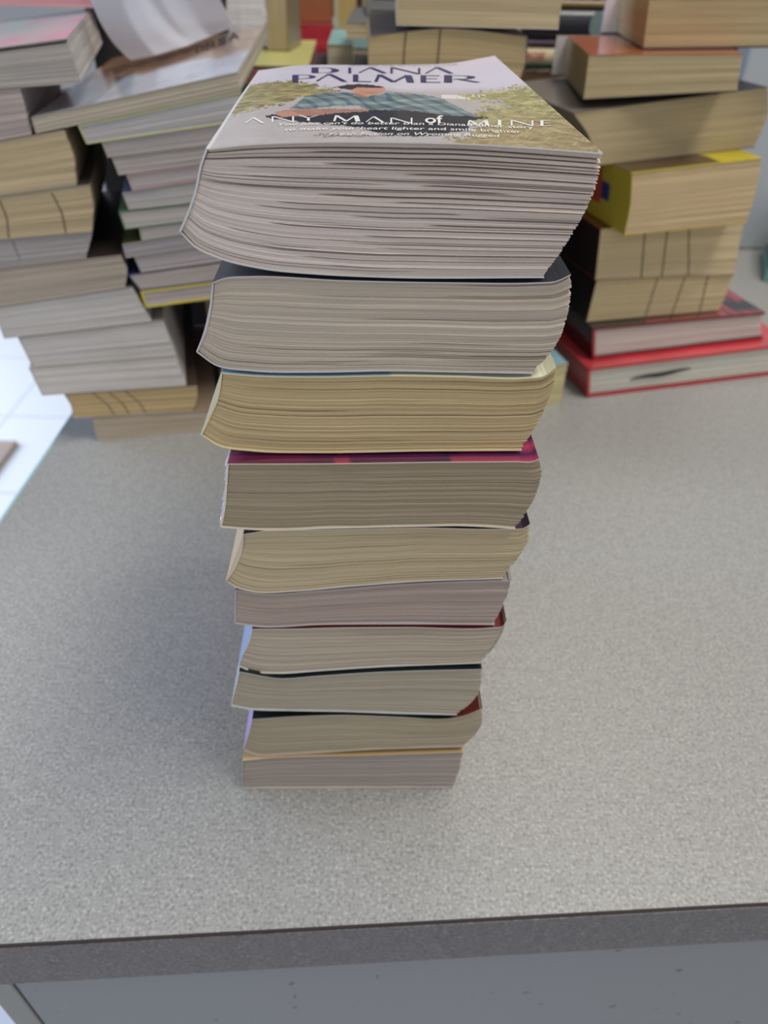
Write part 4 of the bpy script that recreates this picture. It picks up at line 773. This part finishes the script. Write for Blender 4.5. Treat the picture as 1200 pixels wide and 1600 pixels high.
so = pp.modifiers.new('t', 'SOLIDIFY'); so.thickness = .0002
tag(pp, 'curled translucent white sheet of paper standing on the photo-covered book', 'paper')

# ------------------------------------------------------------------ right-hand stack
GC = 'books in the right-hand stack'
CB = lambda k, lab, pg_, cv, **kw: quad_book(SC, k, lab, pg_, cv, group=GC, **kw)
RB = lambda part, a, b, base: (np.array(lin((24, 22, 24))) if a < .28 else base)
def c7(part, a, b, base):
    if part == 0:
        if a > .72 and vnoise(np.array([a * 40.]), np.array([b * 14.]), 5)[0] > .62: return np.array(lin((170, 50, 66)))
        return np.array(lin((26, 25, 30))) if (a < .3 or b > .03) else np.array(lin((120, 40, 48)))
    if part == 2: return np.array(lin((26, 24, 26))) if a < .22 else np.array(lin((170, 40, 56)))
    return base
c8 = lambda part, a, b, base: (np.array(lin((206, 70, 76))) * (.8 + .4 * vnoise(np.array([a * 9.]), np.array([b * 9.]), 3)[0]) if part == 0 else (np.array(lin((40, 36, 38))) if a < .2 else np.array(lin((186, 60, 66))))) if part != 1 else base
c8b = CB('C8', 'red hardcover with a black smear across its pages, lowest of the right-hand stack', (206, 202, 190), (190, 44, 56), depth=.235, hard=True, th=.0026, spine_rgb=(150, 34, 44), name='hardcover_book',
   ns=120, marks=(), covf=c8, nw=20, rim=(150, 40, 46), mat=GLOSS, nt=40)
qc = [b for b in SC['books'] if b[0] == 'C8'][0][1]
sv = []
for k in range(13):
    f_ = k / 12; u_ = .042 + .062 * f_; z_ = .0135 + .004 * f_ + .0006 * math.sin(f_ * 9); h_ = .0016 * math.sin(math.pi * (.08 + .84 * f_)) + .0003
    sv += [(u_, -.0009, z_ - h_), (u_, -.0009, z_ + h_)]
smear = mesh_obj('ink_smear', sv, [(2 * k, 2 * k + 2, 2 * k + 3, 2 * k + 1) for k in range(12)], flat('black_marker', (28, 28, 32), .7), c8b)
CB('C7', 'black and red hardcover lying on the red hardcover in the right-hand stack', (208, 196, 186), (110, 34, 44), depth=.225, hard=True, th=.0026, spine_rgb=(20, 20, 22), name='hardcover_book',
   covf=c7, nw=40, rim=(40, 34, 36), mat=GLOSS, back_rgb=(170, 40, 54))
CB('C6', 'tan paperback with three pen lines, resting on the black and red hardcover', (202, 182, 142), (28, 24, 26), ns=150, marks=PEN((.43, 0), (.63, 0), (.80, .04)), bow=0.0, spine_rgb=(22, 20, 22), rim=(150, 134, 108))
CB('C5', 'tan paperback with three pen lines and a dark red cover, under the yellow-covered book', (202, 184, 146), (112, 40, 36), ns=150, marks=PEN((.30, .02), (.455, .01), (.60, .06)), spine_rgb=(26, 22, 24), rim=(140, 110, 90), mat=GLOSS)
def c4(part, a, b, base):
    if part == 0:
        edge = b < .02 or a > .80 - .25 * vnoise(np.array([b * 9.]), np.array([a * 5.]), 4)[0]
        return np.array(lin((206, 186, 40))) if edge else np.array(lin((86, 66, 44)))  # brown deepens the shade under the book above
    if part == 1:
        x, y = a, b
        if abs(a - .5) < .16 and .18 < b < .26: return np.array(lin((40, 50, 120)))
        if abs(a - .45) < .3 and .26 < b < .45: return np.array(lin((190, 80, 50)))
        return np.array(lin((190, 172, 60)))
    return base
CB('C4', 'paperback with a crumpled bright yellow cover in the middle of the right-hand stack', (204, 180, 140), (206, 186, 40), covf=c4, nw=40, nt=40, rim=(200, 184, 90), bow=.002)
CB('C3', 'wide cream-paged paperback between the yellow-covered book and the red and orange one', (190, 172, 134), (120, 112, 104), depth=.13, bow=.006, rim=(120, 110, 96), spine_rgb=(150, 140, 120))
def c2(part, a, b, base): return base
c2b = CB('C2', 'paperback with a red and orange cover, second from the top of the right-hand stack', (190, 172, 134), (186, 96, 56), depth=.120, up=.006, spine='back', spine_rgb=(214, 208, 206), back_rgb=(120, 110, 100), mat=GLOSS)
CB('C1', 'thick tan-paged paperback with a white spine, topmost of the right-hand stack', (186, 166, 126), (220, 214, 220), depth=.112, spine='back', spine_rgb=(226, 222, 228), mat=GLOSS, back_rgb=(70, 60, 58), th=.0008)

# pale blue book behind the centre stack
plain(.104, .570, 16, .055, .0003, .040, .09, (206, 196, 150), (150, 186, 196), 'small cream-paged book with a pale blue cover on the counter beside the red hardcover', group=None, seed=400, spine='left', mat=GLOSS, back_rgb=(120, 160, 166))

# ------------------------------------------------------------------ centre back stack
GE = 'tan paperbacks in the stack behind the centre one'
plain(-.0005, .575, 0.5, .1065, .2835, .330, .15, (194, 176, 140), (190, 186, 180), 'cream-paged paperback topmost of the stack behind the centre one', group=GE, seed=501, rim=(214, 210, 204))
book((-.0185, .575), rad(2.5), [(0.0015, .2775), (0, .265), (.001, .250)], [(.1055, .2790), (.1065, .265), (.1035, .250)], [(0.0015, .2775), (.05, .2825), (.1055, .2790)], [(.001, .250), (.1035, .250)], .165,
     (190, 168, 126), (96, 88, 84), 'tan paperback with two upright pen lines, under the topmost of the stack behind', group=GE, seed=502, spine='right', ns=150, nt=30,
     marks=[(.225, .012, 0, 1, 0), (.44, .014, 0, 1, 0)], rim=(110, 104, 100))
z = .2497; k = 0
for hgt, lab in ((.040, 'tan paperback below the one with two upright pen lines, mostly hidden'), (.052, 'hidden tan paperback in the middle of the stack behind the centre one'),
                 (.060, 'thick hidden tan paperback near the bottom of the stack behind'), (.0965, 'very thick tan volume at the bottom of the stack behind the centre one')):
    z0 = max(z - hgt, .0003)
    plain(-.0155 + .001 * (-1) ** k, .585, 1.5, .09, z0, z, .16, (186, 166, 126), (110, 96, 84), lab, group=GE, seed=510 + k, spine='right'); z = z0 - .0003; k += 1

# spines seen to the right of it
GF = 'books lying spine-out behind the gap in the stacks'
def spine_book(x, y, yaw, w, z0, z1, depth, rgb, label, seed, name='paperback_book'):
    """a book seen from its spine: the spine is the long face towards the viewer"""
    rt_ = thing(name, label, 'book', (x, y, 0), rad(yaw), GF)
    h = z1 - z0; t_ = .0012
    n_ = 6
    # page block
    v, f = [], []
    for (xx, yy) in ((.002, .002), (w - .002, .002), (w - .002, depth - .002), (.002, depth - .002)):
        v += [(xx, yy, z0 + t_), (xx, yy, z1 - t_)]
    f = [(0, 2, 3, 1), (2, 4, 5, 3), (4, 6, 7, 5), (6, 0, 1, 7), (1, 3, 5, 7), (0, 6, 4, 2)]
    pc = np.array(lin((196, 180, 146)))
    mesh_obj('page_block', v, f, PAGE, rt_, [pc] * 8, [(p[0] + p[1], p[2], 0) for p in v])
    # wrap with a rounded spine
    prof = [(depth, z1)] + [(.002, z1)] + [(-.003 * math.sin(math.pi * q / n_), z1 - h * q / n_) for q in range(1, n_)] + [(.002, z0), (depth, z0)]
    inn = [(depth, z1 - t_), (.002, z1 - t_)] + [(-.003 * math.sin(math.pi * q / n_) + t_, z1 - t_ - (h - 2 * t_) * q / n_) for q in range(1, n_)] + [(.002, z0 + t_), (depth, z0 + t_)]
    m_ = len(prof); v = [(xx, a, b_) for xx in (0, w) for (a, b_) in prof + inn]; f = []
    for q in range(m_ - 1):
        f.append((q, q + 1, 2 * m_ + q + 1, 2 * m_ + q)); f.append((m_ + q, 3 * m_ + q, 3 * m_ + q + 1, m_ + q + 1))
        f.append((q, m_ + q, m_ + q + 1, q + 1)); f.append((2 * m_ + q, 2 * m_ + q + 1, 3 * m_ + q + 1, 3 * m_ + q))
    cc = np.array(lin(rgb))
    mesh_obj('cover', v, f, COVER, rt_, [cc] * len(v))
    return rt_
BY = .86
FS = .86 / .70
fzt = lambda z_: max(.332 - (.332 - z_) * FS, .0003)
fz = [(.2935, .3080, (128, 52, 44), 'dark red book with a gold band, topmost of the spine-out books in the gap'),
      (.2865, .2932, (150, 124, 82), 'thin gold-brown book second from the top of the spine-out books'),
      (.2665, .2862, (44, 46, 54), 'charcoal book with a pale oval emblem on its spine'),
      (.2610, .2662, (86, 62, 82), 'thin purple book below the charcoal one with the oval emblem'),
      (.2475, .2602, (214, 200, 164), 'cream-spined book with red and dark lettering and a green stripe'),
      (.2200, .2470, (104, 76, 48), 'brown book directly under the cream-spined one'),
      (.1950, .2195, (74, 52, 36), 'dark brown book below the brown one, mostly hidden'),
      (.1800, .1945, (190, 168, 50), 'thin yellow book deep in the gap beside the right-hand stack'),
      (.1200, .1795, (70, 60, 50), 'thick brown volume hidden low in the gap behind the stacks'),
      (.0500, .1195, (60, 54, 50), 'thick dark volume on the counter at the bottom of the gap')]
roots = []
for i_, (za, zb, rgb, lab) in enumerate(fz):
    roots.append(spine_book(.118 + (.002 * (i_ % 3)), BY + (.002 if i_ % 2 else 0), 4, .14, fzt(za), fzt(zb), .14, rgb, lab, i_))
def patch(name, root, x0, x1, z0, z1, mat, y=-.0042, ell=False):
    if ell:
        pts = [((x0 + x1) / 2 + (x1 - x0) / 2 * math.cos(a), (z0 + z1) / 2 + (z1 - z0) / 2 * math.sin(a)) for a in np.linspace(0, 2 * math.pi, 20, endpoint=False)]
    else: pts = [(x0, z0), (x1, z0), (x1, z1), (x0, z1)]
    n_ = len(pts); v = [(a, y, b_) for a, b_ in pts] + [(a, y + .0022, b_) for a, b_ in pts]
    f = [tuple(range(n_)), tuple(range(2 * n_ - 1, n_ - 1, -1))] + [(q, n_ + q, n_ + (q + 1) % n_, (q + 1) % n_) for q in range(n_)]
    return mesh_obj(name, v, f, mat, root)
patch('oval_emblem', roots[2], .066, .080, fzt(.2672), fzt(.2856), flat('emblem_grey', (120, 138, 140), .5), ell=True)
patch('green_stripe', roots[4], .001, .139, fzt(.2478), fzt(.2492), flat('green_stripe', (30, 78, 58), .5))
def spine_text(body, root, x0, x1, z, hgt, mat):
    cu = bpy.data.curves.new('tmp_text', 'FONT'); cu.body = body; cu.offset = .02
    to = bpy.data.objects.new('tmp_text', cu); COL.objects.link(to); bpy.context.view_layer.update()
    ev = to.evaluated_get(bpy.context.evaluated_depsgraph_get()); me = ev.to_mesh()
    vs_ = np.array([q.co[:] for q in me.vertices]); fs = [tuple(p.vertices) for p in me.polygons]
    ev.to_mesh_clear(); bpy.data.objects.remove(to); bpy.data.curves.remove(cu)
    a, b_ = vs_[:, 0].min(), vs_[:, 0].max()
    mesh_obj('spine_lettering', [(x0 + (p[0] - a) / (b_ - a) * (x1 - x0), -.0045, z + p[1] * hgt) for p in vs_], fs, mat, root)
spine_text('ROSE', roots[4], .010, .028, fzt(.2528), .0084, flat('red_ink', (196, 72, 66), .5))
spine_text('Tash', roots[4], .036, .054, fzt(.2533), .0076, flat('dark_ink', (60, 60, 56), .5))

# ------------------------------------------------------------------ jumble at the back left
CARD = flat('dark_crate', (52, 48, 46), .8, .12, 25)
def carton(label, x0, x1, y0, y1, h):
    rt_ = thing('storage_box', label, 'box', ((x0 + x1) / 2, (y0 + y1) / 2, 0), 0, 'dark boxes behind the stacks')
    cx, cy = rt_.location.x, rt_.location.y
    box('body', x0 - cx, x1 - cx, y0 - cy, y1 - cy, .0003, h - .003, CARD, rt_, .002)
    box('flap', x0 - cx, -.001, y0 - cy, y1 - cy, h - .0028, h, CARD, rt_); box('flap', .001, x1 - cx, y0 - cy, y1 - cy, h - .0028, h, CARD, rt_)
    return rt_
carton('dark box behind the thin books, carrying the yellow-green book', -.172, -.03, .735, 1.04, .2145)
carton('dark box at the far left behind the curled paper', -.262, -.1725, .74, .94, .2798)
carton('slim dark box added to darken the gap behind the left-hand stack', -.266, -.1735, .716, .738, .222)  # unseen filler, added so the gap between the stacks stays dark
carton('dark box behind the tan paperbacks with pen lines', -.02, .085, .76, 1.0, .2565)
GG = 'books heaped behind the centre and left stacks'
plain(-.150, .800, 3, .068, .2150, .2300, .21, (176, 120, 112), (206, 202, 128), 'yellow-green covered book with a pink right edge, lying behind the photo-covered book', group=GG, seed=601, spine='right', spine_rgb=(176, 108, 104))
book((-.140, .745), rad(0), [(0, .305), (0, .255), (.006, .2495)], [(.024, .305), (.024, .256), (.018, .2495)], [(0, .305), (.024, .305)], [(.006, .2495), (.018, .2495)], .02, (226, 226, 224), (226, 226, 226),
     'white-paged book end rising behind the curled paper', group=GG, seed=602, spine='back', spine_rgb=(200, 200, 200))
def upright(x, y, yaw, w, d, z0, z1, pages, cover, label, seed):
    rt_ = thing('paperback_book', label, 'book', (x, y, z0), rad(yaw), GG)
    h = z1 - z0; pc = np.array(lin(pages)); cc = np.array(lin(cover)); t_ = .0008
    v = [(a, b_, c_) for a in (t_, w - t_) for b_ in (0, d - t_) for c_ in (.0003, h)]
    f = [(0, 1, 3, 2), (4, 6, 7, 5), (0, 4, 5, 1), (2, 3, 7, 6), (1, 5, 7, 3), (0, 2, 6, 4)]
    mesh_obj('page_block', v, f, PAGE, rt_, [pc] * 8, [(p[2], p[0] + p[1], 0) for p in v])
    v, f = [], []
    for (a0_, a1_, b0_, b1_) in ((0, t_, -.001, d), (w - t_, w, -.001, d), (0, w, d - t_, d)):
        q = len(v); v += [(a, b_, c_) for a in (a0_, a1_) for b_ in (b0_, b1_) for c_ in (0, h + .0003)]
        f += [tuple(q + i for i in t4) for t4 in ((0, 1, 3, 2), (4, 6, 7, 5), (0, 4, 5, 1), (2, 3, 7, 6), (1, 5, 7, 3), (0, 2, 6, 4))]
    mesh_obj('cover', v, f, COVER, rt_, [cc] * len(v))
    return rt_
upright(-.152, .93, -8, .014, .05, .2305, .275, (206, 192, 160), (60, 50, 110), 'upright book with a purple cover standing on the yellow-green book', 1)
upright(-.136, .91, -6, .024, .06, .2305, .292, (190, 172, 136), (150, 132, 104), 'upright tan paperback standing on the yellow-green book', 2)
plain(-.125, 1.045, 6, .05, .2005, .2425, .12, (200, 60, 70), (190, 50, 58), 'red-edged book lying behind the yellow-green one', group=GG, seed=603)
upright(-.122, 1.06, 6, .045, .03, .2430, .285, (160, 100, 70), (150, 84, 56), 'orange-brown book standing on the red-edged one', 3)
def lidbox():
    rt_ = thing('storage_box', 'cream storage box with a pale teal lid at the back of the counter', 'box', (-.085, 1.2, 0), 0)
    box('body', -.05, .065, -.03, .22, .0003, .205, flat('cream_box', (190, 180, 150), .7), rt_, .002)
    box('lid', -.052, .067, -.032, .222, .2052, .222, flat('teal_lid', (150, 196, 192), .5), rt_, .002)
    return rt_
lidbox()
carton('dark box at the back carrying the red-edged book', -.17, -.045, 1.046, 1.16, .2)
upright(-.078, 1.19, 12, .024, .05, .2222, .270, (190, 164, 104), (180, 150, 96), 'tan book standing on the teal lid, left of the other upright one', 4)
upright(-.048, 1.20, -14, .016, .04, .2222, .266, (186, 160, 108), (60, 50, 44), 'small tan book standing on the teal lid, right of the taller one', 5)
plain(-.044, .765, 0, .10, .2570, .2690, .16, (206, 188, 152), (120, 118, 112), 'tan paperback on the dark box behind the book with two pen lines', group=GG, seed=605, spine='right')
plain(-.026, .81, 4, .08, .2695, .276, .11, (132, 130, 124), (110, 110, 106), 'grey book lying on the tan paperback behind the topmost cream one', group=GG, seed=606)

plain(-0.0699, .88, 2, 0.0249, .2150, 0.2403, .14, (200, 190, 160), (150, 196, 192), 'cream-paged book with a pale teal cover lying right of the yellow-green one', group=GG, seed=611)
# ------------------------------------------------------------------ far right
box_o = box('partition_post', .415, .60, 1.02, 1.06, 0.0, .62, flat('pale_grey_post', (176, 184, 190), .35, .05, 8), None, .004)
tag(box_o, 'pale grey upright panel behind the right-hand stack', 'panel')
GR = 'books lying at the far right edge'
for (za, zb, cv, pgc, lab) in ((.0003, .016, (60, 150, 150), (110, 160, 160), 'teal book on the counter at the far right edge'),
                               (.0163, .030, (214, 100, 84), (206, 96, 80), 'coral book lying on the teal one at the far right edge'),
                               (.0303, .045, (30, 70, 72), (34, 66, 66), 'dark green book above the coral one at the far right edge'),
                               (.0453, .066, (226, 226, 230), (212, 212, 216), 'white book topmost at the far right edge')):
    plain(.462 + za * .2, .90, -20, .09, za, zb, .1, pgc, cv, lab, group=GR, seed=int(za * 5000) + 700)
